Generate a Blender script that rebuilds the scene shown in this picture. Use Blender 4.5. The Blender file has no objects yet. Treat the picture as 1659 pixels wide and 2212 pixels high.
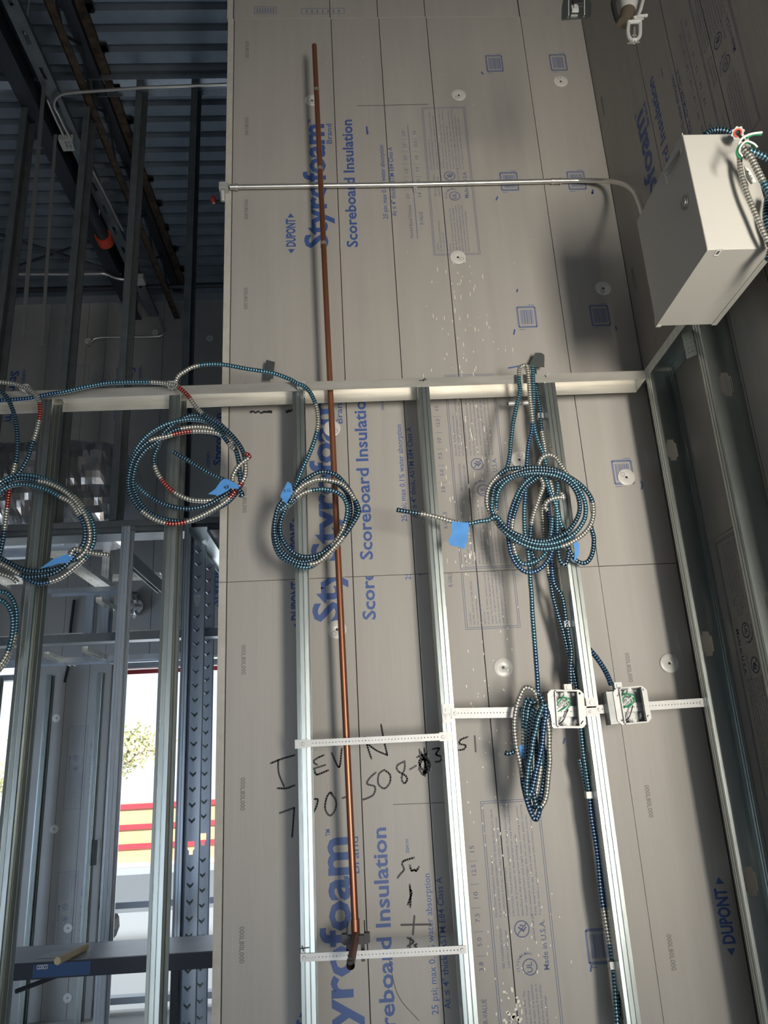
import bpy, bmesh, math, random
from mathutils import Vector, Matrix
random.seed(7)
scene = bpy.context.scene
IN = 0.0254
# ------------------------------------------------------------------ camera
CAM = Vector((0.40354, -2.44715, 1.84833))
YAW, PITCH, ROLL = -0.047138428, 0.318603191, 0.0538409208
RC = Matrix.Rotation(YAW, 3, 'Z') @ Matrix.Rotation(PITCH, 3, 'X') @ Matrix.Rotation(ROLL, 3, 'Y')
cd = bpy.data.cameras.new('camera'); cam = bpy.data.objects.new('camera', cd)
scene.collection.objects.link(cam); scene.camera = cam
cd.sensor_fit = 'VERTICAL'; cd.sensor_height = 24.0; cd.lens = 1661.0 / 2212.0 * 24.0
cd.clip_start = 0.02; cd.clip_end = 200
right = RC @ Vector((1, 0, 0)); fwd = RC @ Vector((0, 1, 0)); up = RC @ Vector((0, 0, 1))
cam.matrix_world = Matrix(((right.x, up.x, -fwd.x, CAM.x), (right.y, up.y, -fwd.y, CAM.y), (right.z, up.z, -fwd.z, CAM.z), (0, 0, 0, 1)))
# ------------------------------------------------------------------ world, lamps, exposure
w = bpy.data.worlds.new('sky'); scene.world = w; w.use_nodes = True
bg = w.node_tree.nodes['Background']; bg.inputs[0].default_value = (0.80, 0.90, 1.0, 1); bg.inputs[1].default_value = 1.4
sc = scene.view_settings
sc.view_transform = 'Standard'; sc.look = 'None'; sc.gamma = 1; sc.use_curve_mapping = False; sc.exposure = 0.0
def area(name, loc, target, sx, sy, watts, col):
    l = bpy.data.lights.new(name, 'AREA'); l.shape = 'RECTANGLE'; l.size = sx; l.size_y = sy; l.energy = watts; l.color = col
    o = bpy.data.objects.new(name, l); scene.collection.objects.link(o); o.location = loc
    o.rotation_euler = (Vector(target) - Vector(loc)).to_track_quat('-Z', 'Y').to_euler(); return o
kl = area('work_light', (1.34, -3.75, 1.7), (1.62, 0, 2.9), 0.42, 0.9, 36, (1.0, 0.92, 0.79)); kl.data.spread = math.radians(82)
bl = area('daylight_open_bay', (-0.6, -6.2, 1.0), (-1.2, 0, 1.0), 5.0, 1.4, 14, (0.66, 0.80, 1.0)); bl.data.spread = math.radians(80)
area('daylight_far_glazing', (-1.0, 4.6, 1.5), (-1.0, 0, 1.6), 1.4, 2.0, 30, (0.80, 0.90, 1.0))
sl = area('added_side_fill', (-5.8, 2.6, 1.2), (0, 4.2, 1.5), 3.0, 2.0, 70, (0.62, 0.78, 1.0)); sl.data.spread = math.radians(75)  # unseen fill lamp added to brighten the lower left bay
sun = bpy.data.lights.new('sun', 'SUN'); sun.energy = 11; sun.angle = 0.01; sun.color = (1, .96, .88)
so = bpy.data.objects.new('sun', sun); scene.collection.objects.link(so); so.rotation_euler = (math.radians(61), 0, math.radians(6))
# ------------------------------------------------------------------ picture -> world helpers
def ray(px, py):
    return RC @ Vector(((px - 829.5) / 1661.0, 1.0, -(py - 1106.0) / 1661.0))
def PY(px, py, y):
    d = ray(px, py); return CAM + d * ((y - CAM.y) / d.y)
def PX(px, py, x):
    d = ray(px, py); return CAM + d * ((x - CAM.x) / d.x)
def PZ(px, py, z):
    d = ray(px, py); return CAM + d * ((z - CAM.z) / d.z)
# ------------------------------------------------------------------ materials
MATS = {}
def mat(name, col, rough=0.6, metal=0.0, noise=0.0, nscale=8.0, bump=0.0, bscale=60.0, stretch=(1, 1, 1), emit=0.0, spec=0.5, col2=None):
    if name in MATS: return MATS[name]
    m = bpy.data.materials.new(name); m.use_nodes = True; nt = m.node_tree; b = nt.nodes['Principled BSDF']
    b.inputs['Base Color'].default_value = (*col, 1); b.inputs['Roughness'].default_value = rough; b.inputs['Metallic'].default_value = metal
    b.inputs['Specular IOR Level'].default_value = spec
    tc = nt.nodes.new('ShaderNodeTexCoord'); mp = nt.nodes.new('ShaderNodeMapping'); mp.inputs['Scale'].default_value = stretch
    nt.links.new(tc.outputs['Object'], mp.inputs[0])
    if noise or col2:
        n = nt.nodes.new('ShaderNodeTexNoise'); n.inputs['Scale'].default_value = nscale; n.inputs['Detail'].default_value = 4
        nt.links.new(mp.outputs[0], n.inputs['Vector'])
        r = nt.nodes.new('ShaderNodeValToRGB'); r.color_ramp.elements[0].position = 0.3; r.color_ramp.elements[1].position = 0.7
        c2 = col2 or tuple(min(1, c * (1 + noise)) for c in col); c1 = col if col2 else tuple(c * (1 - noise) for c in col)
        r.color_ramp.elements[0].color = (*c1, 1); r.color_ramp.elements[1].color = (*c2, 1)
        nt.links.new(n.outputs[0], r.inputs[0]); nt.links.new(r.outputs[0], b.inputs['Base Color'])
    if bump:
        n2 = nt.nodes.new('ShaderNodeTexNoise'); n2.inputs['Scale'].default_value = bscale; n2.inputs['Detail'].default_value = 3
        nt.links.new(mp.outputs[0], n2.inputs['Vector'])
        bp = nt.nodes.new('ShaderNodeBump'); bp.inputs['Strength'].default_value = bump; bp.inputs['Distance'].default_value = 0.004
        nt.links.new(n2.outputs[0], bp.inputs['Height']); nt.links.new(bp.outputs[0], b.inputs['Normal'])
    if emit:
        b.inputs['Emission Color'].default_value = (*col, 1); b.inputs['Emission Strength'].default_value = emit
    MATS[name] = m; return m
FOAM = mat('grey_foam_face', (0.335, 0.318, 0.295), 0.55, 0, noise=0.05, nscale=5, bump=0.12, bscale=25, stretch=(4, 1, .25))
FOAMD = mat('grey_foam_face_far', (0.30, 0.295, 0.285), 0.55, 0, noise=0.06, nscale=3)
FOAME = mat('foam_cut_edge', (0.43, 0.41, 0.37), 0.85, 0, noise=0.08, nscale=30, bump=0.3, bscale=120)
SCORE = mat('score_groove', (0.07, 0.065, 0.06), 0.9)
BLUE = mat('blue_print', (0.045, 0.090, 0.26), 0.55)
BLUEF = mat('fine_blue_print', (0.085, 0.105, 0.20), 0.6)
BLUES = mat('stamp_blue_print', (0.13, 0.155, 0.26), 0.6)
DOTP = mat('dot_matrix_print', (0.12, 0.115, 0.11), 0.7)
PALE = mat('pale_barcode_field', (0.30, 0.305, 0.33), 0.6)
MARK = mat('black_marker', (0.012, 0.012, 0.014), 0.5)
PAINT = mat('paint_drops', (0.78, 0.74, 0.63), 0.5)
GALV = mat('galvanized_steel', (0.42, 0.46, 0.45), 0.36, 1.0, noise=0.08, nscale=14, bump=0.05, bscale=40, stretch=(3, 3, .6))
GALVW = mat('galvanized_track', (0.68, 0.66, 0.61), 0.42, 0.8, noise=0.15, nscale=9, stretch=(.5, 3, 3))
GALVB = mat('galvanized_haze_blue', (0.46, 0.51, 0.57), 0.38, 0.85, noise=0.07, nscale=10, stretch=(3, 3, .5))  # blue cast put into the steel colour for haze in the left bay
GALVD = mat('galvanized_dark', (0.16, 0.18, 0.19), 0.5, 0.5, noise=0.15, nscale=10)
STRAPM = mat('perforated_zinc', (0.47, 0.475, 0.47), 0.5, 0.35, noise=0.06, nscale=20)
ZINC = mat('bright_zinc', (0.45, 0.455, 0.45), 0.48, 0.35, noise=0.08, nscale=30)
BOXIN = mat('zinc_box_shaded', (0.26, 0.27, 0.27), 0.42, 0.5, noise=0.15, nscale=25)  # box interior darkened: shade of the recess put into the zinc colour
EMT = mat('conduit_steel', (0.70, 0.68, 0.64), 0.30, 0.85, noise=0.04, nscale=20)
COPPER = mat('copper', (0.40, 0.17, 0.10), 0.38, 0.8, noise=0.25, nscale=12, stretch=(1, 1, .15))
PANEL = mat('grey_enamel', (0.47, 0.46, 0.43), 0.38, 0.0, bump=0.05, bscale=200)
WHITE = mat('white_plastic', (0.75, 0.74, 0.70), 0.5)
PLATE = mat('washer_plastic', (0.56, 0.55, 0.52), 0.35)
BLACK = mat('black_rubber', (0.015, 0.015, 0.017), 0.5)
GREEN = mat('green_wire', (0.03, 0.30, 0.13), 0.4)
REDP = mat('red_plastic', (0.55, 0.06, 0.03), 0.4)
TAPE = mat('blue_tape', (0.07, 0.26, 0.62), 0.65, 0, noise=0.1, nscale=30)
DECK = mat('deck_steel', (0.20, 0.24, 0.29), 0.50, 0.4, noise=0.12, nscale=6)
DARKST = mat('dark_primer_steel', (0.035, 0.04, 0.05), 0.45, 0.3)
RUST = mat('brown_firestop', (0.055, 0.035, 0.022), 0.8, 0, noise=0.6, nscale=15)
SOOT = mat('black_mastic', (0.01, 0.01, 0.01), 0.9)
CONC = mat('concrete', (0.30, 0.29, 0.275), 0.8, 0, noise=0.08, nscale=2)
WOOD = mat('pale_dowel_wood', (0.62, 0.50, 0.32), 0.6, 0, noise=0.08, nscale=12)
PLATF = mat('platform_grey', (0.33, 0.36, 0.42), 0.5, 0.2, noise=0.1, nscale=6)
NAVY = mat('navy_band', (0.012, 0.018, 0.035), 0.5)
LABELB = mat('blue_label', (0.02, 0.07, 0.20), 0.5)
ALUM = mat('window_aluminium', (0.33, 0.36, 0.40), 0.4, 0.6)
GLASS = None
def glass():
    m = bpy.data.materials.new('window_glass'); m.use_nodes = True; b = m.node_tree.nodes['Principled BSDF']
    b.inputs['Base Color'].default_value = (1, 1, 1, 1); b.inputs['Roughness'].default_value = 0.0; b.inputs['IOR'].default_value = 1.02
    b.inputs['Transmission Weight'].default_value = 1.0; return m
GLASS = glass()
FOIL = mat('foil_wrap', (0.80, 0.78, 0.78), 0.24, 0.92, bump=1.0, bscale=6)
def cablemat():
    m = bpy.data.materials.new('armoured_cable'); m.use_nodes = True; nt = m.node_tree; b = nt.nodes['Principled BSDF']
    a = nt.nodes.new('ShaderNodeAttribute'); a.attribute_name = 'tint'; nt.links.new(a.outputs['Color'], b.inputs['Base Color'])
    b.inputs['Metallic'].default_value = 0.65; b.inputs['Roughness'].default_value = 0.30; return m
CABLE = cablemat()
def knurl(name, base):
    m = base.copy(); m.name = name; nt = m.node_tree; b = nt.nodes['Principled BSDF']
    tc = nt.nodes.new('ShaderNodeTexCoord'); sx = nt.nodes.new('ShaderNodeSeparateXYZ'); nt.links.new(tc.outputs['Object'], sx.inputs[0])
    def s(out, k):
        mu = nt.nodes.new('ShaderNodeMath'); mu.operation = 'MULTIPLY'; mu.inputs[1].default_value = k; nt.links.new(out, mu.inputs[0])
        si = nt.nodes.new('ShaderNodeMath'); si.operation = 'SINE'; nt.links.new(mu.outputs[0], si.inputs[0]); return si.outputs[0]
    p = nt.nodes.new('ShaderNodeMath'); p.operation = 'MULTIPLY'; nt.links.new(s(sx.outputs[0], 1100), p.inputs[0]); nt.links.new(s(sx.outputs[2], 900), p.inputs[1])
    bp = nt.nodes.new('ShaderNodeBump'); bp.inputs['Strength'].default_value = 0.5; bp.inputs['Distance'].default_value = 0.0012
    nt.links.new(p.outputs[0], bp.inputs['Height']); nt.links.new(bp.outputs[0], b.inputs['Normal']); return m
KNURL = knurl('knurled_galvanized', GALV); KNURLB = knurl('knurled_haze_blue', GALVB)
# ------------------------------------------------------------------ object helpers
def link(o, parent=None):
    scene.collection.objects.link(o)
    if parent: o.parent = parent
    return o
def tag(o, label=None, cat=None, group=None, kind=None):
    if label: o['label'] = label
    if cat: o['category'] = cat
    if group: o['group'] = group
    if kind: o['kind'] = kind
    return o
def thing(name, label, cat, loc=(0, 0, 0), group=None):
    o = bpy.data.objects.new(name, None); o.empty_display_size = .05; o.location = loc; link(o); return tag(o, label, cat, group)
def struct(name, loc=(0, 0, 0)):
    o = bpy.data.objects.new(name, None); o.location = loc; link(o); o['kind'] = 'structure'; return o
class MB:
    def __init__(s): s.v = []; s.f = []; s.mi = []
    def add(s, vs, fs, mi=0):
        n = len(s.v); s.v += [tuple(v) for v in vs]; s.f += [tuple(i + n for i in f) for f in fs]; s.mi += [mi] * len(fs); return s
    def box(s, x0, x1, y0, y1, z0, z1, M=None, mi=0):
        vs = [Vector((x, y, z)) for z in (z0, z1) for y in (y0, y1) for x in (x0, x1)]
        if M: vs = [M @ v for v in vs]
        return s.add(vs, [(0, 2, 3, 1), (4, 5, 7, 6), (0, 1, 5, 4), (2, 6, 7, 3), (0, 4, 6, 2), (1, 3, 7, 5)], mi)
    def cyl(s, p, q, r, n=16, r2=None, cap=True, mi=0):
        p = Vector(p); q = Vector(q); r2 = r if r2 is None else r2; d = (q - p).normalized()
        a = d.orthogonal().normalized(); b = d.cross(a); vs = []
        for c, rr in ((p, r), (q, r2)):
            for i in range(n):
                t = 2 * math.pi * i / n; vs.append(c + a * math.cos(t) * rr + b * math.sin(t) * rr)
        fs = [(i, (i + 1) % n, n + (i + 1) % n, n + i) for i in range(n)]
        if cap: fs += [tuple(range(n - 1, -1, -1)), tuple(range(n, 2 * n))]
        return s.add(vs, fs, mi)
    def tube(s, pts, r, n=10, cap=True, mi=0):
        vs, fs = sweep(pts, r, n)
        s.add(vs, fs, mi)
        if cap: 
            m = len(s.v); k = len(vs); s.f.append(tuple(m - k + i for i in range(n - 1, -1, -1))); s.f.append(tuple(m - n + i for i in range(n))); s.mi += [mi, mi]
        return s
    def build(s, name, mats, parent=None, smooth=False, loc=None):
        me = bpy.data.meshes.new(name); me.from_pydata(s.v, [], s.f)
        for m in (mats if isinstance(mats, (list, tuple)) else [mats]): me.materials.append(m)
        me.polygons.foreach_set('material_index', s.mi)
        if smooth:
            me.polygons.foreach_set('use_smooth', [True] * len(me.polygons)); me.set_sharp_from_angle(angle=math.radians(38))
        me.update(); o = bpy.data.objects.new(name, me); link(o, parent)
        if loc is not None: o.location = loc
        return o
def catmull(pts, step=0.01):
    P = [Vector(p) for p in pts]
    if len(P) < 3: return P
    P = [P[0] * 2 - P[1]] + P + [P[-1] * 2 - P[-2]]; out = []
    for i in range(1, len(P) - 2):
        a, b, c, d = P[i - 1:i + 3]; n = max(2, int((c - b).length / step))
        for k in range(n):
            t = k / n
            out.append(0.5 * ((2 * b) + (c - a) * t + (2 * a - 5 * b + 4 * c - d) * t * t + (3 * b - a - 3 * c + d) * t ** 3))
    out.append(P[-2]); return out
def sweep(pts, r, n, radii=None):
    P = [Vector(p) for p in pts]; vs = []; t0 = (P[1] - P[0]).normalized(); a = t0.orthogonal().normalized()
    for i, p in enumerate(P):
        t = (P[min(i + 1, len(P) - 1)] - P[max(i - 1, 0)])
        t = t.normalized() if t.length > 1e-9 else t0
        a = (a - t * a.dot(t)); a = a.normalized() if a.length > 1e-6 else t.orthogonal().normalized()
        b = t.cross(a); rr = radii[i] if radii else r
        for k in range(n):
            an = 2 * math.pi * k / n; vs.append(p + (a * math.cos(an) + b * math.sin(an)) * rr)
    fs = [(i * n + k, i * n + (k + 1) % n, (i + 1) * n + (k + 1) % n, (i + 1) * n + k) for i in range(len(P) - 1) for k in range(n)]
    return vs, fs
def resample(P, d):
    out = [P[0]]; acc = 0.0
    for i in range(1, len(P)):
        seg = (P[i] - P[i - 1]).length
        while acc + seg >= d and seg > 1e-9:
            t = (d - acc) / seg; q = P[i - 1].lerp(P[i], t); out.append(q); P[i - 1] = q; seg = (P[i] - q).length; acc = 0.0
        acc += seg
    return out
NAVYB = (0.012, 0.085, 0.16); TEAL = (0.05, 0.20, 0.30); SILV = (0.62, 0.61, 0.55); REDC = (0.50, 0.05, 0.04); BRT = (0.02, 0.11, 0.27)
def cable_mesh(name, pts, r, seed=0, red=False, parent=None, pitch=0.0085, silver=0.3):
    rn = random.Random(seed); P = resample(catmull(pts, 0.006), pitch / 4); rad = []; col = []
    L = len(P) * pitch / 4; secs = []; s = 0.0
    while s < L + 1:
        x = rn.random()
        if x < silver:
            n = rn.uniform(.05, .14); secs.append((s, s + n, SILV)); s += n
            if red and rn.random() < .75:
                secs.append((s, s + .06, REDC)); s += .06; secs.append((s, s + .07, SILV)); s += .07
        else:
            n = rn.uniform(.12, .32); secs.append((s, s + n, rn.choice([NAVYB, TEAL, NAVYB, BRT, TEAL]))); s += n
    j = 0
    for i in range(len(P)):
        s = i * pitch / 4
        while j < len(secs) - 1 and s > secs[j][1]: j += 1
        k = i % 4; c = secs[j][2]
        rad.append(r * (1.0, 1.03, 1.0, 0.80)[k]); f = (0.75, 1.5, 1.1, 0.10)[k]  # highlight on rib crests and shade in grooves are put into the tint
        if c is SILV: f = (0.8, 1.1, .9, .12)[k]
        if k == 1 and c is not SILV: c = tuple(a * .5 + b * .5 for a, b in zip(c, SILV)); f = 1.0  # silver mixed in as a painted crest highlight
        col.append(tuple(min(1, v * f) for v in c))
    n = 7; vs, fs = sweep(P, r, n, rad); me = bpy.data.meshes.new(name)
    m = len(vs); fs = fs + [tuple(range(n - 1, -1, -1)), tuple(range(m - n, m))]
    me.from_pydata([tuple(v) for v in vs], [], fs); me.materials.append(CABLE)
    ca = me.color_attributes.new('tint', 'FLOAT_COLOR', 'POINT'); flat = []
    for c in col: flat += [*c, 1.0] * n
    ca.data.foreach_set('color', flat); me.polygons.foreach_set('use_smooth', [True] * len(me.polygons)); me.update()
    return link(bpy.data.objects.new(name, me), parent)
# text and plates through 2D curves
TCACHE = {}
def text2d(s, bold=0.0):
    k = (s, bold)
    if k in TCACHE: return TCACHE[k]
    c = bpy.data.curves.new('t', 'FONT'); c.body = s; c.size = 1; c.resolution_u = 2; c.offset = bold; c.fill_mode = 'FRONT'
    o = bpy.data.objects.new('t', c); scene.collection.objects.link(o); dg = bpy.context.evaluated_depsgraph_get()
    me = bpy.data.meshes.new_from_object(o.evaluated_get(dg)); vs = [(v.co.x, v.co.y) for v in me.vertices]; fs = [tuple(p.vertices) for p in me.polygons]
    bpy.data.objects.remove(o); bpy.data.curves.remove(c); bpy.data.meshes.remove(me)
    x0 = min(v[0] for v in vs); x1 = max(v[0] for v in vs); vs = [((x - x0), y) for x, y in vs]
    TCACHE[k] = (vs, fs, x1 - x0); return TCACHE[k]
CAPH = 0.70
def put(mb, s, u, v, length, cap, bold=0.0, frame=None, mi=0):
    """text whose baseline starts at (u,v) running +v (up the board), letter tops towards -u; inches"""
    vs, fs, wd = text2d(s, bold); k = length / wd; h = cap / CAPH
    out = [(u - y * h, v + x * k) for x, y in vs]
    mb.add([frame(a, b) for a, b in out], fs, mi)
def plate(outline, holes, th):
    c = bpy.data.curves.new('p', 'CURVE'); c.dimensions = '2D'; c.fill_mode = 'BOTH'; c.extrude = th / 2
    for loop in [outline] + holes:
        sp = c.splines.new('POLY'); sp.points.add(len(loop) - 1); sp.use_cyclic_u = True
        for i, (x, y) in enumerate(loop): sp.points[i].co = (x, y, 0, 1)
    o = bpy.data.objects.new('p', c); scene.collection.objects.link(o); dg = bpy.context.evaluated_depsgraph_get()
    me = bpy.data.meshes.new_from_object(o.evaluated_get(dg)); vs = [v.co.copy() for v in me.vertices]; fs = [tuple(p.vertices) for p in me.polygons]
    bpy.data.objects.remove(o); bpy.data.curves.remove(c); bpy.data.meshes.remove(me); return vs, fs
def rect(x0, x1, y0, y1): return [(x0, y0), (x1, y0), (x1, y1), (x0, y1)]
def disc(x, y, r, n=8): return [(x + r * math.cos(2 * math.pi * i / n), y + r * math.sin(2 * math.pi * i / n)) for i in range(n)]
# ================================================================== SETTING
XR = 1.4836; H = 6.93; FAR = 4.95; Z0 = 2.4384
fl = MB().box(-6, 4, -6.5, FAR + .2, -.1, 0).build('floor', mat('floor_slab', (0.50, 0.49, 0.46), 0.8, 0, noise=0.08, nscale=2)); fl['kind'] = 'structure'
# ribbed deck
def deck():
    mb = MB(); y = -6.563; p = .163; z = H
    prof = []
    while y < FAR + .15:
        prof += [(y, z), (y + .098, z), (y + .112, z + .045), (y + .149, z + .045)]; y += p
    n = len(prof); vs = [(-6, a, b) for a, b in prof] + [(3.9, a, b) for a, b in prof]
    mb.add(vs, [(i, n + i, n + i + 1, i + 1) for i in range(n - 1)])
    mb.box(-6.1, 3.9, -6.6, FAR + .2, z + .06, z + .12); return mb
ce = deck().build('ceiling', DECK); ce['kind'] = 'structure'
def board_mesh(w, h, scores, th=0.036):
    """foam board in local x 0..w, z 0..h, face at y=0, body towards +y; V scores; material 0 face 1 edge 2 groove"""
    mb = MB(); xs = [0.0]; g = .0016
    for s in scores:
        if g < s < w - g: xs += [s - g, s + g]
    xs.append(w)
    for i in range(0, len(xs), 2):
        a, b = xs[i], xs[i + 1]; mb.add([(a, 0, 0), (b, 0, 0), (b, 0, h), (a, 0, h)], [(0, 1, 2, 3)], 0)
        if i + 2 < len(xs):
            c = xs[i + 2]; m = (b + c) / 2
            mb.add([(b, 0, 0), (m, .004, 0), (m, .004, h), (b, 0, h)], [(0, 1, 2, 3)], 2); mb.add([(m, .004, 0), (c, 0, 0), (c, 0, h), (m, .004, h)], [(0, 1, 2, 3)], 2)
    mb.add([(0, 0, 0), (0, 0, h), (0, th, h), (0, th, 0), (w, 0, 0), (w, 0, h), (w, th, h), (w, th, 0)], [(0, 1, 2, 3), (4, 7, 6, 5), (3, 2, 6, 7), (0, 3, 7, 4), (1, 5, 6, 2)], 1)
    return mb
# ---- one print of the board, coordinates in inches relative to the print origin; local frame: x=u, z=v, proud of face
def fr(u, v, d=.0004): return (u * IN, -d, v * IN)
def line(mb, u0, v0, u1, v1, w=.06, frame=fr, mi=0):
    a = Vector((u0, v0)); b = Vector((u1, v1)); d = b - a
    if d.length < 1e-6: return
    n = Vector((-d.y, d.x)).normalized() * w / 2
    q = [a + n, b + n, b - n, a - n]; mb.add([frame(*p) for p in q], [(0, 1, 2, 3)], mi)
def ring(mb, u, v, r, w=.07, a0=0, a1=360, n=28, frame=fr, mi=0):
    for i in range(n):
        t0 = math.radians(a0 + (a1 - a0) * i / n); t1 = math.radians(a0 + (a1 - a0) * (i + 1) / n)
        q = [(u + r * math.cos(t0), v + r * math.sin(t0)), (u + r * math.cos(t1), v + r * math.sin(t1)), (u + (r - w) * math.cos(t1), v + (r - w) * math.sin(t1)), (u + (r - w) * math.cos(t0), v + (r - w) * math.sin(t0))]
        mb.add([frame(*p) for p in q], [(0, 1, 2, 3)], mi)
def make_bold():
    mb = MB()
    put(mb, 'Styrofoam', 14.15, 0, 23.3, 3.35, .028, fr); put(mb, 'Brand', 15.4, 19.4, 3.9, .85, .008, fr); put(mb, 'TM', 12.2, 23.5, .75, .55, .01, fr)
    put(mb, 'Scoreboard Insulation', 18.65, 0, 24.1, 1.62, .022, fr)
    put(mb, 'DUPONT', 9.4, .35, 5.0, 1.35, .035, fr)
    for s, v0 in ((-1, -.1), (1, 5.6)):     # the two curved end marks of the oval
        mb.add([fr(8.3, v0), fr(8.75, v0 + s * .75), fr(9.3, v0), fr(8.8, v0 - s * .02)], [(0, 1, 2, 3)])
    put(mb, '25 psi; max 0.1% water absorption', 23.42, 4.95, 14.0, .72, .006, fr); put(mb, 'At ≤ 4" thick, ASTM E84 Class A', 24.8, 5.4, 13.1, .72, .006, fr)
    put(mb, '20241101', 21.2, 21.2, 1.5, .35, .02, fr)
    return mb
FINE = ["CCRR-0427", "DrJ TER 1303-07 / DrJ TER 2305-05", "For more information:", "In an emergency call 1-866-583-2583", "HBCD Free", "R-VALUE - R means resistance to heat flow. The",
        "higher the R-value, the greater the insulating", "power. To get the marked R-value, it is essential", "that this insulation be installed properly. If you do it", "yourself, get instructions and follow them carefully.", "Instructions do not come with this package."]
FINE2 = ["Zero Ozone Depletion Potential", "IT IS THE BUYERS' RESPONSIBILITY TO ENSURE PRODUCT USE IN", "ACCORDANCE WITH ALL APPLICABLE CODES AND REGULATIONS.", "Contains recycled content.", "CAUTION: This product is combustible. Protect from high heat",
         "sources. A protective or thermal barrier may be required as", "specified in the appropriate building code.", "Cover exposed foam with a light opaque covering to protect", "from weather and sunlight. Do not use clear plastic covering.", "Keep away from open flame and other ignition sources.", "For full details see the product information sheet."]
def make_fine():
    mb = MB()
    put(mb, 'Nominal Board Thickness', 27.06, 1.4, 6.0, .5, 0, fr); put(mb, 'R-VALUE', 28.75, 3.8, 2.3, .55, 0, fr); line(mb, 27.7, 1.3, 27.5, 22.8, .09)
    for i, (a, b) in enumerate((('0.75"', '3.8'), ('1.0"', '5.0'), ('1.5"', '7.5'), ('2.0"', '10'), ('2.5"', '12.5'), ('3.0"', '15'))):
        v = 8.6 + i * 2.42; put(mb, a, 27.0, v, 1.05, .5, 0, fr); put(mb, b, 28.75, v + .2, .3 + .2 * len(b), .5, 0, fr)
        if i: line(mb, 26.2, v - .75, 27.2, v - .75, .04); line(mb, 28.0, v - .75, 29.0, v - .75, .04)
    for k in (0, .22):
        a, b, c, d = 29.95 + k, 36.9 - k, -1.8 + k, 26.3 - k
        line(mb, a, c, a, d, .06); line(mb, b, c, b, d, .06); line(mb, a, c, b, c, .06); line(mb, a, d, b, d, .06)
    for i, s in enumerate(FINE): put(mb, s, 30.75 + i * .46, -1.2, min(8.4, .17 * len(s)), .22, .0, fr)
    for i, s in enumerate(FINE2): put(mb, s, 30.75 + i * .5, 14.0, min(11.8, .2 * len(s)), .23, .0, fr)
    put(mb, 'SEE CLASSIFICATION:', 31.1, 8.9, 4.0, .26, 0, fr); put(mb, 'CERTIFICATE D-369.', 31.7, 8.9, 3.8, .26, 0, fr)
    ring(mb, 33.4, 12.7, .88, .13); line(mb, 32.8, 12.1, 34.0, 13.3, .12)
    line(mb, 33.0, 12.9, 33.6, 12.5, .2); line(mb, 33.5, 12.4, 33.9, 12.9, .16); line(mb, 33.2, 13.1, 33.6, 13.0, .16)
    put(mb, 'DO NOT STEP ON', 34.85, 11.5, 2.6, .22, .01, fr)
    ring(mb, 33.9, 8.9, .85, .13); put(mb, 'UL', 34.15, 8.35, 1.05, .62, .02, fr)
    for i, ch in enumerate('CLASSIFIED'):
        t = math.radians(200 - i * 14); put(mb, ch, 33.9 + 1.25 * math.cos(t), 8.9 + 1.25 * math.sin(t), .2, .28, .01, fr)
    put(mb, 'Made in U.S.A.', 36.05, 8.5, 5.0, .62, .008, fr)
    return mb
def clip(mb, vmax):
    """keep what lies below local z = vmax inches"""
    bm = bmesh.new(); vs = [bm.verts.new(v) for v in mb.v]
    for f in mb.f:
        try: bm.faces.new([vs[i] for i in f])
        except ValueError: pass
    bmesh.ops.bisect_plane(bm, geom=bm.verts[:] + bm.edges[:] + bm.faces[:], plane_co=(0, 0, vmax * IN), plane_no=(0, 0, 1), clear_outer=True)
    me = bpy.data.meshes.new('lettering'); bm.to_mesh(me); bm.free(); return me
BOLD = make_bold(); FINEM = make_fine()
b0 = BOLD.build('lettering', BLUE); f0 = FINEM.build('fine_print', BLUEF); BOLDME, FINEME = b0.data, f0.data
bpy.data.objects.remove(b0); bpy.data.objects.remove(f0)
BCLIP = clip(BOLD, 5.6); BCLIP.materials.append(BLUE); FCLIP = clip(FINEM, 5.6); FCLIP.materials.append(BLUEF)
def add_print(board, v0_in, bold=None, fine=None, du=0.0):
    for nm, me in (('lettering', BOLDME if bold is None else bold), ('fine_print', fine or FINEME)):
        if not me: continue
        o = bpy.data.objects.new(nm, me); link(o, board); o.location = (du, 0, v0_in * IN)
        if nm == 'fine_print': o['kind'] = 'stuff'
def codes(board, spots):
    mb = MB()
    for u, v in spots:
        vs, fs, wd = text2d('000L80L000', 0.0); k = 3.6 / wd; h = .55 / CAPH
        mb.add([fr(u + y * h - .25, v + 1.8 - x * k) for x, y in vs], fs)
    mb.build('batch_codes', DOTP, board)
def barcode(board, u, v, w=2.6, h=3.3, seed=1):
    rn = random.Random(seed); mb = MB(); line(mb, u - w / 2, v - h / 2, u + w / 2, v - h / 2, .3); line(mb, u - w / 2, v + h / 2, u + w / 2, v + h / 2, .3)
    line(mb, u - w / 2, v - h / 2, u - w / 2, v + h / 2, .26); line(mb, u + w / 2, v - h / 2, u + w / 2, v + h / 2, .26)
    x = u - w / 2 + .4
    while x < u + w / 2 - .35:
        t = rn.choice((.05, .09, .14)); line(mb, x, v - h / 2 + .45, x, v + h / 2 - .45, t); x += t + rn.choice((.05, .08))
    line(mb, u - w / 2, v - h / 2 - .4, u - w / 6, v - h / 2 - .4, .1); line(mb, u + w / 8, v + h / 2 + .35, u + w / 2, v + h / 2 + .35, .1)
    mb.build('bar_code', BLUES, board)
def board(parent, w, h, scores, M, name='insulation_board', mats=None, th=.036):
    o = board_mesh(w, h, scores, th).build(name, mats or [FOAM, FOAME, SCORE], parent); o.matrix_local = M; return o
T = Matrix.Translation
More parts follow.
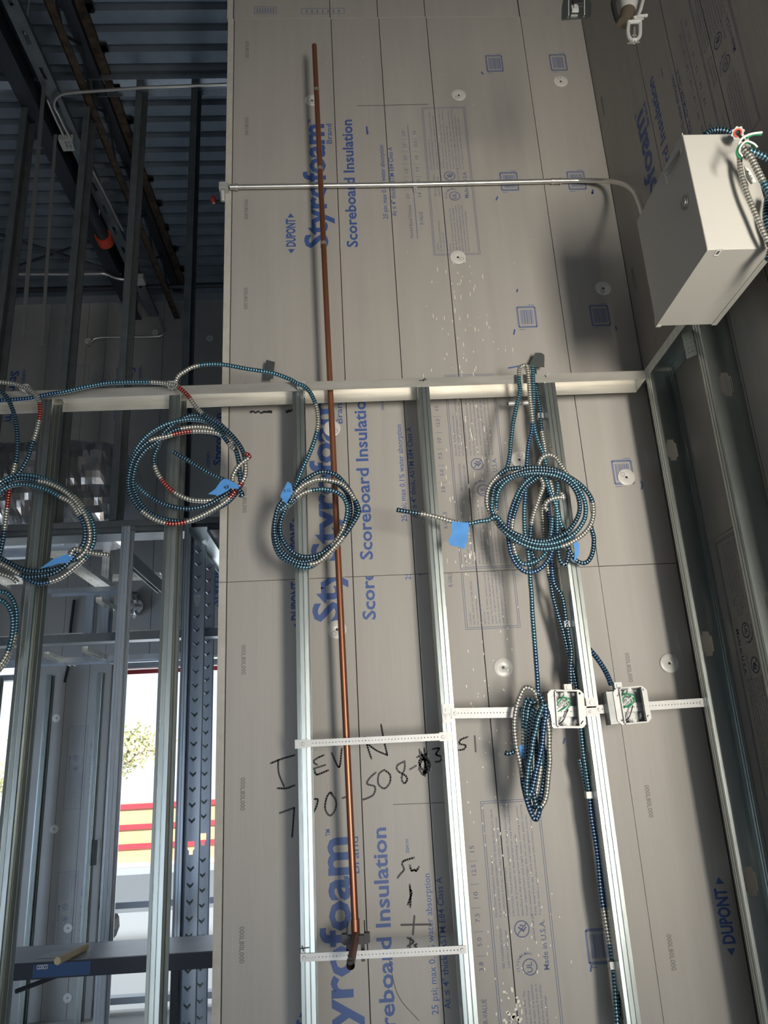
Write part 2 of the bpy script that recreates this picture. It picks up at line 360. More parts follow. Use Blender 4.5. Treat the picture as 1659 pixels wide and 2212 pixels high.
# ---- middle wall (foam boards behind the studs)
wm = struct('wall_middle')
core = MB().box(-.002, XR + .12, .037, .20, 0, H).build('stud_core', GALVD, wm)
SC = [16 * IN, 24 * IN, 32 * IN]; BW = 48 * IN
rows = [(0.0, Z0 - .0012), (Z0 + .0012, 2 * Z0 - .0012), (2 * Z0 + .0012, H)]
bd = {}
for r, (z0, z1) in enumerate(rows):
    bd[(0, r)] = board(wm, BW - .001, z1 - z0, SC, T((0 + (.0, 0, -.003)[r] + .0, (0, .0012, 0)[r], z0)))
    bd[(1, r)] = board(wm, XR - BW - .0025, z1 - z0, [], T((BW + .0012, (.0025, .0006, .002)[r], z0)))
v96 = 96.0
add_print(bd[(0, 0)], v96 - 5.65, BCLIP, FCLIP); add_print(bd[(0, 0)], v96 - 54.1)
add_print(bd[(0, 1)], 2.15); add_print(bd[(0, 1)], 50.25)
codes(bd[(0, 0)], [(2.1, v96 + q) for q in (-9.9, -25.5, -41.2)]); codes(bd[(0, 1)], [(2.1, q) for q in (11.0, 26.4, 41.9, 57.5, 73.4, 89.2)])
codes(bd[(1, 0)], [(1.95, v96 + q) for q in (-13.1, -28.8, -44.7)])
for i, (c, r, u, v) in enumerate([(0, 1, 42.6, 85.6), (1, 1, 5.2, 85.6), (0, 1, 42.6, 61.7), (1, 1, 5.1, 61.6), (0, 1, 42.7, 37.5), (1, 1, 5.4, 37.4), (1, 1, 5.1, 12.9), (0, 0, 41.9, v96 - 43.6)]):
    barcode(bd[(c, r)], u, v, seed=i)
mb = MB()
for (u0, u1, v0, v1) in ((3.4, 7.0, 1, 2.6), (11.2, 18.4, .9, 2.1)):
    line(mb, u0, v0, u0, v1, .1); line(mb, u1, v0, u1, v1, .1); line(mb, u0, v1, u1, v1, .1); line(mb, u0, v0, u1, v0, .08)
    for k in range(1, 8): line(mb, u0 + (u1 - u0) * k / 8, v0 + .2, u0 + (u1 - u0) * k / 8, v1 - .3, .18)
mb.build('stamped_marks', BLUES, bd[(0, 2)])
# DUPONT mark at the corner bay of the lower narrow board
mb = MB(); put(mb, 'DUPONT', 9.4, 51.75, 5.7, 1.4, .035, fr)
for s, v0 in ((-1, 51.3), (1, 57.9)): mb.add([fr(8.3, v0), fr(8.75, v0 + s * .75), fr(9.3, v0), fr(8.8, v0)], [(0, 1, 2, 3)])
mb.build('lettering', BLUE, bd[(1, 0)])
# marks dashes, small blue scrawls by the bar codes
def wall_strokes(parent, strokes, name, m, w=.0052, y=-.0016):
    mb = MB()
    for st in strokes:
        pts = catmull([PY(px, py, y) for px, py in st], .006) if len(st) > 2 else [PY(px, py, y) for px, py in st]
        for a, b in zip(pts[:-1], pts[1:]):
            d = (b - a); 
            if d.length < 1e-6: continue
            n = Vector((-d.z, 0, d.x)).normalized() * w / 2; e = d.normalized() * w * .3
            mb.add([a + n - e, b + n + e, b - n + e, a - n - e], [(0, 1, 2, 3)])
    return mb.build(name, m, parent)
s7 = lambda L: [(560 + x / 3.072, 1540 + y / 3.072) for x, y in L]
s8 = lambda L: [(600 + x / 2.9625, 1840 + y / 2.9625) for x, y in L]
hand = [s7(L) for L in ([(75, 335), (150, 305), (235, 280)], [(125, 310), (130, 400), (165, 490)], [(430, 280), (385, 300), (358, 325), (385, 345)], [(355, 372), (440, 345)], [(368, 378), (380, 410), (460, 380)],
    [(480, 265), (530, 360), (548, 235)], [(700, 160), (720, 230), (745, 305)], [(710, 200), (780, 250), (850, 280)], [(850, 280), (825, 170), (808, 75)],
    [(120, 500), (180, 500), (235, 480)], [(135, 665), (232, 630)], [(232, 630), (225, 730), (218, 825)], [(355, 575), (388, 573), (380, 620), (360, 660)],
    [(470, 528), (508, 580), (505, 640), (470, 682), (438, 640), (445, 570), (470, 528), (485, 540)], [(552, 565), (603, 550)],
    [(775, 395), (735, 430), (715, 470), (768, 490), (760, 540), (720, 565), (680, 578)], [(830, 378), (868, 410), (866, 465), (830, 502), (790, 470), (795, 405), (830, 378)],
    [(965, 320), (915, 350), (920, 385), (975, 420), (980, 450), (960, 468), (945, 430), (965, 370), (966, 322)], [(1000, 375), (1042, 350)],
    [(1062, 240), (1070, 300), (1060, 380)], [(1095, 230), (1100, 330), (1090, 415)], [(1045, 295), (1090, 280), (1130, 330), (1125, 380), (1085, 410), (1065, 350), (1110, 270)], [(1075, 260), (1110, 370), (1080, 400)], [(1112, 250), (1100, 420)], [(1085, 290), (1060, 330), (1105, 400), (1120, 320), (1075, 310)],
    [(1150, 240), (1195, 235), (1172, 275), (1210, 292), (1200, 320), (1170, 325)], [(1385, 158), (1335, 180), (1330, 205), (1370, 215), (1360, 240), (1320, 248)], [(1430, 152), (1437, 258)],
    [(1028, 960), (950, 990), (962, 1040), (940, 1065), (918, 1095)], [(1000, 1010), (1010, 1048), (1030, 1040), (1042, 1050), (1060, 1020)])]
hand += [s8(L) for L in ([(845, 210), (850, 285), (848, 355)], [(846, 240), (857, 265), (832, 340)], [(790, 468), (980, 465)], [(875, 410), (865, 530)], [(830, 550), (870, 575), (830, 605)], [(850, 552), (845, 620)], [(890, 590), (875, 600), (890, 612)])]
wall_strokes(wm, hand, 'marker_handwriting', MARK)
wall_strokes(wm, [[(1098, 795), (1125, 790)], [(1130, 790), (1137, 786)], [(1040, 156), (1044, 160)], [(1075, 425), (1072, 432)], [(1281, 410), (1279, 418), (1282, 416)], [(1112, 712), (1110, 722)], [(1118, 625), (1117, 630)], [(1330, 705), (1332, 712)], [(1385, 1040), (1388, 1048), (1386, 1056)], [(1220, 1595), (1217, 1606)], [(1278, 2086), (1276, 2098)], [(792, 274), (794, 290)]], 'blue_scrawls', BLUE, .005)
wall_strokes(wm, [[(772, 228), (840, 227), (925, 225)], [(850, 1738), (930, 1735), (985, 1733)], [(840, 2070), (860, 2150), (905, 2205)]], 'ruled_scuffs', DOTP, .0018)
# paint drops
mb = MB(); rn = random.Random(3)
def drop(px, py, w, h, y=-.0012):
    c = PY(px, py, y); n = 7; vs = []
    for i in range(n):
        t = 2 * math.pi * i / n; q = rn.uniform(.7, 1.15); vs.append((c.x + math.cos(t) * w * q, y, c.z + math.sin(t) * h * q))
    mb.add(vs, [tuple(range(n))])
for i in range(150):
    py = rn.uniform(560, 1240); px = rn.gauss(1010 if py > 700 else 985, 45)
    if px > 900: drop(px, py, .0014, rn.uniform(.002, .008) if rn.random() < .7 else .012)
for i in range(130):
    py = rn.uniform(1240, 2212); px = rn.gauss(1040 + (py - 1240) * .085, 50); drop(px, py, rn.uniform(.001, .002), rn.uniform(.0015, .006))
for i in range(26): drop(rn.gauss(1112, 12), rn.gauss(2190, 22), rn.uniform(.002, .006), rn.uniform(.003, .008))
for i in range(10): drop(rn.gauss(1012, 6), rn.gauss(1175, 25), rn.uniform(.002, .004), rn.uniform(.005, .012))
for i in range(20): drop(rn.uniform(700, 1230), rn.uniform(100, 560), .0012, rn.uniform(.0015, .004))
o = mb.build('paint_drops', PAINT, wm); o['kind'] = 'stuff'
# torn foam edges above and below the track
mb = MB()
for (x0, x1, yy) in ((540, 588, 888), (617, 634, 884), (1095, 1118, 868)):
    P = [PY(x0 + (x1 - x0) * i / 8, yy + rn.uniform(-2, 3), -.0016) for i in range(9)]; Q = [p + Vector((0, 0, -.006 - rn.random() * .006)) for p in P]
    mb.add(P + Q, [(i, i + 1, 10 + i, 9 + i) for i in range(8)])
mb.build('torn_facing', MARK, wm)
# end boards wrapping the wall end
for r, (z0, z1) in enumerate(rows):
    o = MB().box(-.0275 + (.0, .0, -.004)[r], -.0035 + (.0, .0, -.004)[r], -.001, .235, z0, z1).build('end_board', FOAME, wm)
def washer(parent, P, nrm, r=.030, rot=0.0, parts=True):
    mb = MB(); n = 28; nrm = Vector(nrm); a = nrm.orthogonal().normalized()
    if abs(nrm.z) < .5: a = nrm.cross(Vector((0, 0, 1))).normalized()
    b = nrm.cross(a); P = Vector(P)
    def rg(rr, h): return [P + nrm * h + (a * math.cos(2 * math.pi * i / n) + b * math.sin(2 * math.pi * i / n)) * rr for i in range(n)]
    prof = [(r, 0), (r, .0018), (r * .93, .003), (r * .35, .0028), (r * .16, .0012), (r * .13, -.001)]
    vs = sum([rg(x, h) for x, h in prof], []); fs = [(k * n + i, k * n + (i + 1) % n, (k + 1) * n + (i + 1) % n, (k + 1) * n + i) for k in range(len(prof) - 1) for i in range(n)]
    mb.add(vs, fs); mb.add([v for v in rg(r * .13, .0008)], [tuple(range(n))], 1)
    if parts:
        c = P + (a * math.cos(rot) + b * math.sin(rot)) * r * .55
        for i in range(14):
            t0 = 2 * math.pi * i / 14; t1 = 2 * math.pi * (i + 1) / 14
            mb.add([c + nrm * .0036 + (a * math.cos(t) + b * math.sin(t)) * q for t, q in ((t0, r * .26), (t1, r * .26), (t1, r * .22), (t0, r * .22))], [(0, 1, 2, 3)], 2)
    return mb.build('fastener_plate', [PLATE, BLACK, GALVD], parent, smooth=True)
for i, (px, py) in enumerate([(674, 217), (991, 206), (1211, 176), (989, 556), (1303, 623), (717, 926), (728, 1360), (1122, 993), (1353, 1031), (1087, 1442), (1446, 1433)]):
    washer(wm, PY(px, py, -.001), (0, -1, 0), rot=(2.2, 1, 5, 2.5, 1.2, 2.4, .9, 4.4, 5.6, 2.6, 3.9)[i])
# ---- right wall
wr = struct('wall_right')
MR = Matrix(((0, 0, 0, 0), (0, 0, 0, 0), (0, 0, 1, 0), (0, 0, 0, 1)))
def rmat(yc, z, x=XR):   # local x -> -Y, local y -> +X
    return Matrix(((0, 1, 0, x), (-1, 0, 0, yc), (0, 0, 1, z), (0, 0, 0, 1)))
MB().box(XR + .037, XR + .12, -2.9, FAR + .1, 0, H).build('stud_core', GALVD, wr)
for r, (z0, z1) in enumerate(((0, Z0 - .001), (Z0 + .001, 2 * Z0 - .001), (2 * Z0 + .001, H))):
    for c in range(3):
        y0 = -.0015 - c * BW; wdt = BW - .002 if c < 2 else .45
        b = board(wr, wdt, z1 - z0, SC if c < 2 else [], rmat(y0, z0))
        if c < 2:
            if r == 1: add_print(b, 37.9); add_print(b, -10 + .0) if False else None
            if r == 0:
                add_print(b, 0); add_print(b, 0)
                for i, ch in enumerate(b.children):
                    if ch.name.startswith(('lettering', 'fine_print')): ch.location = (BW, 0, 2.379 - (1.2192 if i > 1 else 0)); ch.rotation_euler = (0, math.pi, 0)
            codes(b, [(2.1, q) for q in (11, 42, 74)])
# ---- far wall with openings
wf = struct('wall_back')
W1 = (-1.886, -.12, 0.0, 2.93); W2 = (-4.6, -2.62, 0.0, 2.86)
MB().box(-6, 1.6, FAR + .037, FAR + .16, 2.93, H).box(-2.62, -1.886, FAR + .037, FAR + .16, 0, 2.93).box(-6, -4.6, FAR + .037, FAR + .16, 0, 2.93).box(-.12, 1.6, FAR + .037, FAR + .16, 0, 2.93).build('stud_core', GALVD, wf)
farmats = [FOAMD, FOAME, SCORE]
def rotm(x, z): return Matrix(((-1, 0, 0, x), (0, 1, 0, FAR), (0, 0, -1, z), (0, 0, 0, 1)))
for xr, flip in ((-1.545, True), (-2.767, True), (-3.99, True), (-.03, False), (1.19, False)):
    for z0, z1 in ((2.93, 4.80), (4.802, H)):
        if flip:
            b = board(wf, BW - .002, z1 - z0, SC, Matrix(((-1, 0, 0, xr), (0, 1, 0, FAR), (0, 0, -1, z1), (0, 0, 0, 1))), mats=farmats)
            # rotated by half a turn: faces must keep their outward side
            add_print(b, (z1 - 6.03) / IN if z1 > 5 else (z1 - 4.80) / IN + .4)
        else:
            b = board(wf, BW - .002, z1 - z0, SC, T((xr - BW, FAR, z0)), mats=farmats)
            add_print(b, (3.395 - z0) / IN if z0 < 4 else 2.5)
    if xr == -.03: board(wf, .285, H - 2.93, [], T((-1.54, FAR, 2.93)), mats=farmats)
b = board(wf, .73, 2.928, [.2, .41], Matrix(((-1, 0, 0, -1.888), (0, 1, 0, FAR), (0, 0, -1, 2.928), (0, 0, 0, 1))), mats=farmats); 
add_print(b, 25, False, du=-23 * IN); add_print(b, 73, False, du=-23 * IN)
for px, py in ((122, 1551), (117, 1791), (147, 2005), (146, 2156), (335, 718), (190, 737), (453, 731)):
    washer(wf, PY(px, py, FAR - .001), (0, -1, 0), r=.037, parts=False)
MB().cyl(PY(237, 650, FAR), PY(237, 650, FAR) + Vector((0, -.03, 0)), .03, 10).build('wall_patch', FOAME, wf) if False else None
# left and rear enclosing walls
o = MB().box(-6.1, -6, -6.5, FAR + .2, 0, H).build('wall_left', CONC); o['kind'] = 'structure'
o = MB().box(-6, -2.9, -6.6, -6.5, 0, H).box(-2.9, 3.9, -6.6, -6.5, 2.3, H).box(-2.9, .6, -6.6, -6.5, 1.5, 3.0).build('wall_front', CONC); o['kind'] = 'structure'
o = MB().box(3.8, 3.9, -6.5, -2.9, 0, H).box(1.60, 3.9, -3.0, -2.9, 0, H).build('wall_bay', CONC); o['kind'] = 'structure'
# ---- windows: aluminium storefront frames with panes
def window(name, x0, x1, z0, z1, mull, zs):
    w = struct(name); t = .05; y0, y1 = FAR + .04, FAR + .15
    f = MB(); f.box(x0, x0 + t, y0, y1, z0, z1).box(x1 - t, x1, y0, y1, z0, z1).box(x0, x1, y0, y1, z1 - t, z1)
    for m in mull: f.box(m - t / 2, m + t / 2, y0, y1, z0, z1)
    for z in zs: f.box(x0, x1, y0, y1, z - t / 2, z + t / 2)
    f.build('window_frame', ALUM, w)
    xs = [x0] + mull + [x1]; zz = [z0] + zs + [z1]
    for a, b in zip(xs[:-1], xs[1:]):
        for c, d in zip(zz[:-1], zz[1:]): MB().box(a, b, FAR + .09, FAR + .094, c, d).build('pane', GLASS, w)
    return w
w1 = window('window_1', W1[0], W1[1], 0.0, 2.90, [], [.10, .82])
MB().box(W1[0] + .0, W1[1], FAR + .10, FAR + .12, 2.80, 2.84).build('red_head_trim', mat('red_trim', (.55, .05, .05), .5), w1)
window('window_2', W2[0], W2[1], 0.0, 2.84, [-3.6], [.10, .82])
# ================================================================== STEEL FRAMING
def cpath(wd, fl, lip, g=.0012, groove=True):
    """C section centre line; web on local x=0, depth along y 0..wd, flanges towards +x"""
    def flange(y, s):
        if not groove: return [(0, y), (fl, y)]
        q = []
        for x, d in ((0, 0), (.22, 0), (.27, 1), (.32, 0), (.62, 0), (.67, 1), (.72, 0), (1, 0)): q.append((fl * x, y + s * d * .0014))
        return q
    return [(fl, lip)] + flange(0, 1)[::-1] + flange(wd, -1) + [(fl, wd - lip)]
def extrude(path, th, L, mb, M, mi=0, skip=None):
    n = len(path); P = [Vector(p) for p in path]; off = []
    for i in range(n):
        t = (P[min(i + 1, n - 1)] - P[max(i - 1, 0)]).normalized(); off.append(P[i] + Vector((-t.y, t.x)) * th)
    vs = [M @ Vector((p.x, p.y, z)) for z in (0, L) for p in P + off]
    m = 2 * n; fs = []
    for i in range(n - 1):
        if skip and i in skip: continue
        fs += [(i, i + 1, m + i + 1, m + i), (n + i + 1, n + i, m + n + i, m + n + i + 1), (i, n + i, n + i + 1, i + 1), (m + i, m + i + 1, m + n + i + 1, m + n + i)]
    fs += [(0, m, m + n, n), (n - 1, 2 * n - 1, m + 2 * n - 1, m + n - 1)]
    mb.add(vs, fs, mi)
def stud(parent, x, y, z0, z1, fl=.034, wd=.092, m=None, flip=False, holes=(), rot=0.0, name='stud', chev=False, lip=.008):
    """vertical C stud, front face at y, web edge at x, opening to +x (flip: -x)"""
    m = m or [GALV, KNURL]; path = cpath(wd, fl, lip); mb = MB()
    M = T((x, y, z0)) @ Matrix.Rotation(rot, 4, 'Z') @ (Matrix.Diagonal((-1, 1, 1, 1)) if flip else Matrix.Identity(4))
    wi = next(i for i in range(len(path) - 1) if abs(path[i][0]) < 1e-6 and abs(path[i + 1][0]) < 1e-6)
    extrude(path, .0012, z1 - z0, mb, M, skip=[wi] if holes else None)
    if holes:
        hl = []
        for hz in holes:
            c = hz - z0; cy = wd / 2; a, bq = .019, .038
            hl.append([(cy - a * .55, c - bq), (cy + a * .55, c - bq), (cy + a * .62, c - bq * .72), (cy + a, c - bq * .6), (cy + a, c + bq * .6), (cy + a * .62, c + bq * .72), (cy + a * .55, c + bq), (cy - a * .55, c + bq), (cy - a * .62, c + bq * .72), (cy - a, c + bq * .6), (cy - a, c - bq * .6), (cy - a * .62, c - bq * .72)])
        vs, fs = plate(rect(0, wd, 0, z1 - z0), hl, .0012)
        mb.add([M @ Vector((v.z, v.x, v.y)) for v in vs], fs)
    if chev:
        z = .08
        while z < z1 - z0 - .05:
            for s in (-1, 1):
                a = M @ Vector((-.0008, wd / 2, z - .012)); b = M @ Vector((-.0008, wd / 2 + s * .016, z + .004)); c = M @ Vector((-.0045, wd / 2 + s * .016, z + .009)); d = M @ Vector((-.0045, wd / 2, z - .005))
                mb.add([a, b, c, d], [(0, 1, 2, 3)])
            z += .075
    return mb.build(name, m, parent)
def track(parent, P0, P1, wd=.095, fl=.032, down=True, m=None, name='top_track', depthdir=None):
    """U track from P0 to P1 along its length; P0 is the near bottom corner of web; legs hang down"""
    P0 = Vector(P0); P1 = Vector(P1); d = (P1 - P0); L = d.length; d.normalize()
    dd = Vector(depthdir) if depthdir else Vector((0, 1, 0)); u = Vector((0, 0, -1 if down else 1))
    M = Matrix(((dd.x, u.x, d.x, P0.x), (dd.y, u.y, d.y, P0.y), (dd.z, u.z, d.z, P0.z), (0, 0, 0, 1)))
    path = [(0, fl), (0, 0), (wd, 0), (wd, fl)]; mb = MB(); extrude(path, .0013, L, mb, M); return mb.build(name, m or GALVW, parent)
# ---- front partition
fp = thing('stud_partition', 'long galvanized steel stud frame standing in front of the grey foam wall', 'metal framing', (0.4, -.2, 0))
fp.location = (0, 0, 0)
YF = -.2; ZT = 3.045
track(fp, (-1.62, YF - .0015, ZT - .032 + .030), (1.398, YF - .0015, ZT + .003))
studx = [(-22.2, 0), (-6.25, 0), (9.25, 0), (25.35, 0), (41.7, 0), (-38.2, 0)]
for x, _ in studx: stud(fp, x * IN, YF, 0, ZT - .006, holes=(.61, 1.22, 1.83) if x > 20 else ())
track(fp, (-1.62, YF - .0015, .002), (1.398, YF - .0015, .002), down=False, name='bottom_track')
# slotted opening at stud head (left)
def strap(parent, A, B, h=.020, y=YF - .0035, hole=True, name='perforated_brace', step=.0092, z_off=0):
    A = PY(*A, y); B = PY(*B, y); d = B - A; L = d.length; hs = []
    if hole:
        x = .02
        while x < L - .02: hs.append(disc(x, 0, .0018, 5)); x += step
    vs, fs = plate(rect(0, L, -h / 2, h / 2), hs, .0016); d.normalize(); n = Vector((-d.z, 0, d.x))
    if n.z < 0: n = -n
    mb = MB(); mb.add([A + d * v.x + n * v.y + Vector((0, v.z, 0)) for v in vs], fs)
    # folded ledge along the lower edge
    q = A + n * (-h / 2); q2 = B + n * (-h / 2); mb.add([q, q2, q2 + Vector((0, .012, 0)), q + Vector((0, .012, 0))], [(0, 1, 2, 3)])
    return mb.build(name, [STRAPM], parent)
def screw(parent, px, py, y, r=.005):
    P = PY(px, py, y); n = Vector((0, -1, 0)); return MB().cyl(P, P + n * .0025, r, 10, r * .8).cyl(P + n * .0025, P + n * .004, r * .5, 6).build('screw', ZINC, parent, smooth=True)
for nm, lab, A, B, h in (('bracing_strap', 'upper short perforated bracing strap crossing in front of the copper pipe', (646, 1607), (967, 1591), .019), ('bracing_strap', 'lowest perforated bracing strap below the open copper pipe stub', (649, 2069), (1008, 2051), .019),
                 ('bracing_strap', 'wide perforated box bracket behind the narrow bundle of cable', (975, 1541), (1284, 1536), .029), ('bracing_strap', 'perforated bracket right of the open outlet box, reaching the corner stud', (1286, 1533), (1524, 1517), .024)):
    t = thing(nm, lab, 'bracket'); st = strap(t, A, B, h, y=YF - .0045); st.name = 'strap'
    for q in (A, B): screw(t, q[0] + (8 if q is A else -10), q[1] + (0 if q is A else 1), YF - .0055)
    if A[0] == 646:
        for q in (A, B): MB().box(-.018, .018, -.001, .001, -.012, .012, T(PY(q[0] + (5 if q is A else -4), q[1], YF - .004))).build('end_tab', ZINC, t)
mb = MB()
for px, py, w_, h_ in ((965, 1534, .012, .017), (965, 1551, .012, .013), (1277, 1518, .015, .014), (1278, 1537, .015, .014)):
    P = PY(px, py, YF - .0065); mb.box(P.x - w_, P.x + w_, P.y, P.y + .002, P.z - h_, P.z + h_); mb.cyl(P, P + Vector((0, -.003, 0)), .005, 10)
mb.build('bracket_ears', ZINC, fp)
# bent tabs rising behind the track
def bent_tab(lab, pts, yy, m=GALV):
    t = thing('bent_stud_tab', lab, 'bracket'); P = [PY(px, py, yy + d) for px, py, d in pts]; mb = MB(); off = Vector((0, .0015, 0))
    n = len(P); mb.add(P + [p + off for p in P], [tuple(range(n)), tuple(range(2 * n - 1, n - 1, -1))] + [(i, (i + 1) % n, n + (i + 1) % n, n + i) for i in range(n)]); mb.build('bent_sheet', m, t); return t
bent_tab('bent steel tab sticking up behind the cluster of hanging cables', [(1141, 793, 0), (1176, 793, 0), (1176, 767, -.0), (1169, 762, 0), (1156, 762, 0), (1150, 776, 0)], -.05)
bent_tab('bent steel tab sticking up over the track near the wall end', [(571, 819, 0), (590, 818, 0), (594, 782, 0), (575, 777, 0), (573, 792, 0)], -.05)
# marks on the steel
mb = MB()
for (a, b, y) in (((905, 822), (922, 820), YF - .0045), ((918, 816), (914, 824), YF - .0045), ((643, 2050), (668, 2047), YF - .0035), ((652, 2043), (656, 2056), YF - .0035), ((1177, 810), (1180, 815), YF - .0045)):
    A = PY(*a, y); B = PY(*b, y); d = (B - A).normalized(); n = Vector((-d.z, 0, d.x)) * .0012; mb.add([A + n, B + n, B - n, A - n], [(0, 1, 2, 3)])
mb.build('marker_ticks', MARK, fp)
# small track fixing screws
for px, py in ((1182, 808), (57, 850), (372, 842), (648, 836)): screw(fp, px, py, YF - .003, .004)
# ---- framing along the right wall
rf = thing('wall_furring_frame', 'galvanized stud frame along the dark right wall, tall punched webs facing out', 'metal framing')
XF = 1.398
def rtrack(z, down, name):
    mb = MB(); P0 = Vector((XF, -.105, z)); path = [(0, .032), (0, 0), (.084, 0), (.084, .032)]; u = -1 if down else 1
    M = Matrix(((1, 0, 0, P0.x), (0, 0, -1, P0.y), (0, u, 0, P0.z), (0, 0, 0, 1)))
    extrude(path, .0013, 1.42, mb, M); return mb.build(name, GALVW if False else GALV, rf)
rtrack(ZT + .004, True, 'top_track'); rtrack(.002, False, 'bottom_track')
def rstud(yw, toward, holes, z1=ZT - .004):
    """web faces the room's front; flanges run along y"""
    path = cpath(.082, .034, .008); mb = MB()
    # local x -> world -Y*toward , local y -> +X
    M = Matrix(((0, 1, 0, XF + .0008), (-toward, 0, 0, yw), (0, 0, 1, 0), (0, 0, 0, 1)))
    wi = next(i for i in range(len(path) - 1) if abs(path[i][0]) < 1e-6 and abs(path[i + 1][0]) < 1e-6)
    extrude(path, .0012, z1, mb, M, skip=[wi]); hl = []
    for c in holes:
        cy = .041; a, bq = .017, .036
        hl.append([(cy - a * .55, c - bq), (cy + a * .55, c - bq), (cy + a * .62, c - bq * .72), (cy + a, c - bq * .6), (cy + a, c + bq * .6), (cy + a * .62, c + bq * .72), (cy + a * .55, c + bq), (cy - a * .55, c + bq), (cy - a * .62, c + bq * .72), (cy - a, c + bq * .6), (cy - a, c - bq * .6), (cy - a * .62, c - bq * .72)])
    vs, fs = plate(rect(0, .082, 0, z1), hl, .0012); mb.add([M @ Vector((v.z, v.x, v.y)) for v in vs], fs)
    return mb.build('stud', [GALV, KNURL], rf)
hz = lambda px, py, y: PY(px, py, y).z
hA = tuple(hz(*q, -.205) for q in ((1455, 972), (1537, 1390), (1635, 1903)))
rstud(-.205, 1, hA + (.6,)); hB = tuple(hz(*q, -.60) for q in ((1587, 830),)); rstud(-.60, -1, hB + (hB[0] - .61, hB[0] - 1.22))
rstud(-1.01, -1, hB); rstud(-1.42, -1, hB)
# ================================================================== COPPER PIPE
cp = thing('copper_pipe', 'tall vertical copper pipe capped by a brown weathered top, open stub at foot', 'pipe')
A = PY(768, 2012, -.155); B = PY(679, 98, -.155)
pts = [A.lerp(B, i / 40) for i in range(41)]
MB().tube(pts, .0098, 14).build('riser', COPPER, cp, smooth=True)
J = A + Vector((0, 0, .0)); ST = PY(757, 2077, -.36)
MB().cyl(A + Vector((0, 0, .03)), A + Vector((0, 0, -.012)), .0118, 14).build('elbow', COPPER, cp, smooth=True)
mb = MB(); d = (ST - A).normalized()
mb.tube([A + Vector((0, -.004, -.008)) + (ST - A) * t for t in (0, .3, .6, 1)], .0102, 14, cap=False); mb.build('open_stub', mat('oxidised_copper', (.22, .12, .09), .45, .7, noise=.2, nscale=20), cp, smooth=True)
MB().cyl(ST - d * .004, ST - d * .002, .0092, 14).build('stub_bore', BLACK, cp)
for py_, in ((1025 * 0 + 527,), (195,), (365,)): 
    q = PY(700 + (py_ - 195) * .03 - 17, py_, -.155); t_ = (q.z - A.z) / (B.z - A.z); q = A.lerp(B, t_); MB().cyl(q - Vector((0, 0, .006)), q + Vector((0, 0, .006)), .0112, 12).build('solder_joint', mat('solder', (.35, .33, .30), .5, .6), cp, smooth=True)
pc = thing('pipe_clamp', 'black plastic pipe clamp at the foot of the copper pipe', 'clamp'); c = PY(769, 2030, -.17)
MB().box(-.033, .033, -.012, .012, -.009, .011, T(c)).box(-.037, -.022, -.014, .012, -.006, .016, T(c)).box(.022, .037, -.014, .012, -.006, .016, T(c)).build('clamp_bar', BLACK, pc)
MB().box(-.026, -.016, -.008, .01, -.05, -.009, T(c)).box(.012, .022, -.008, .01, -.05, -.009, T(c)).build('clamp_legs', BLACK, pc)['kind'] = 'stuff'
MB().cyl(c + Vector((-.024, 0, .01)), c + Vector((-.021, 0, .045)), .0016, 6).cyl(c + Vector((.024, 0, .01)), c + Vector((.024, 0, .045)), .0016, 6).build('cable_tie_tails', BLACK, pc)['kind'] = 'stuff'
# ================================================================== CONDUIT ON THE FOAM WALL
ec = thing('wall_conduit', 'bright silver conduit running level across the foam wall above the stud frame', 'conduit')
y = -.020
cpts = [PY(497, 404, y), PY(700, 401, y), PY(900, 398, y), PY(1200, 391, y), PY(1262, 390, y - .01), PY(1310, 391, y - .06), PY(1345, 397, y - .16), PY(1368, 412, y - .27), PY(1382, 440, y - .40), PY(1392, 470, y - .56), PY(1400, 485, -.68)]
MB().tube(catmull(cpts, .015), .0092, 12).build('tube', EMT, ec, smooth=True)
def along(px, py, yy, r, L, name, m=EMT, par=None):
    P = PY(px, py, yy); D = (PY(px + 10, py - .18, yy) - PY(px - 10, py + .18, yy)).normalized(); MB().cyl(P - D * L / 2, P + D * L / 2, r, 14).build(name, m, par or ec, smooth=True)
for px in (1193, 1211): along(px, 391, y, .0125, .008, 'coupling_nut')
along(1202, 391, y, .0108, .03, 'coupling')
along(511, 404, y, .0132, .010, 'connector_nut'); along(503, 404, y, .0108, .02, 'connector')
P = PY(897, 398, y); MB().box(-.006, .006, -.012, .018, .008, .013, T(P)).box(-.007, .007, .008, .02, -.026, .010, T(P)).cyl(P + Vector((0, .0, -.02)), P + Vector((0, .008, -.02)), .004, 8).build('strap', ZINC, ec)
P = PY(484, 404, y); mb = MB(); mb.box(-.018, .016, -.012, .022, -.014, .014, T(P)); mb.box(-.014, .012, -.017, -.010, -.011, .011, T(P)); mb.cyl(P + Vector((-.006, .005, -.014)), P + Vector((-.006, .02, -.05)), .010, 12); mb.build('elbow_fitting', ZINC, ec, smooth=True)
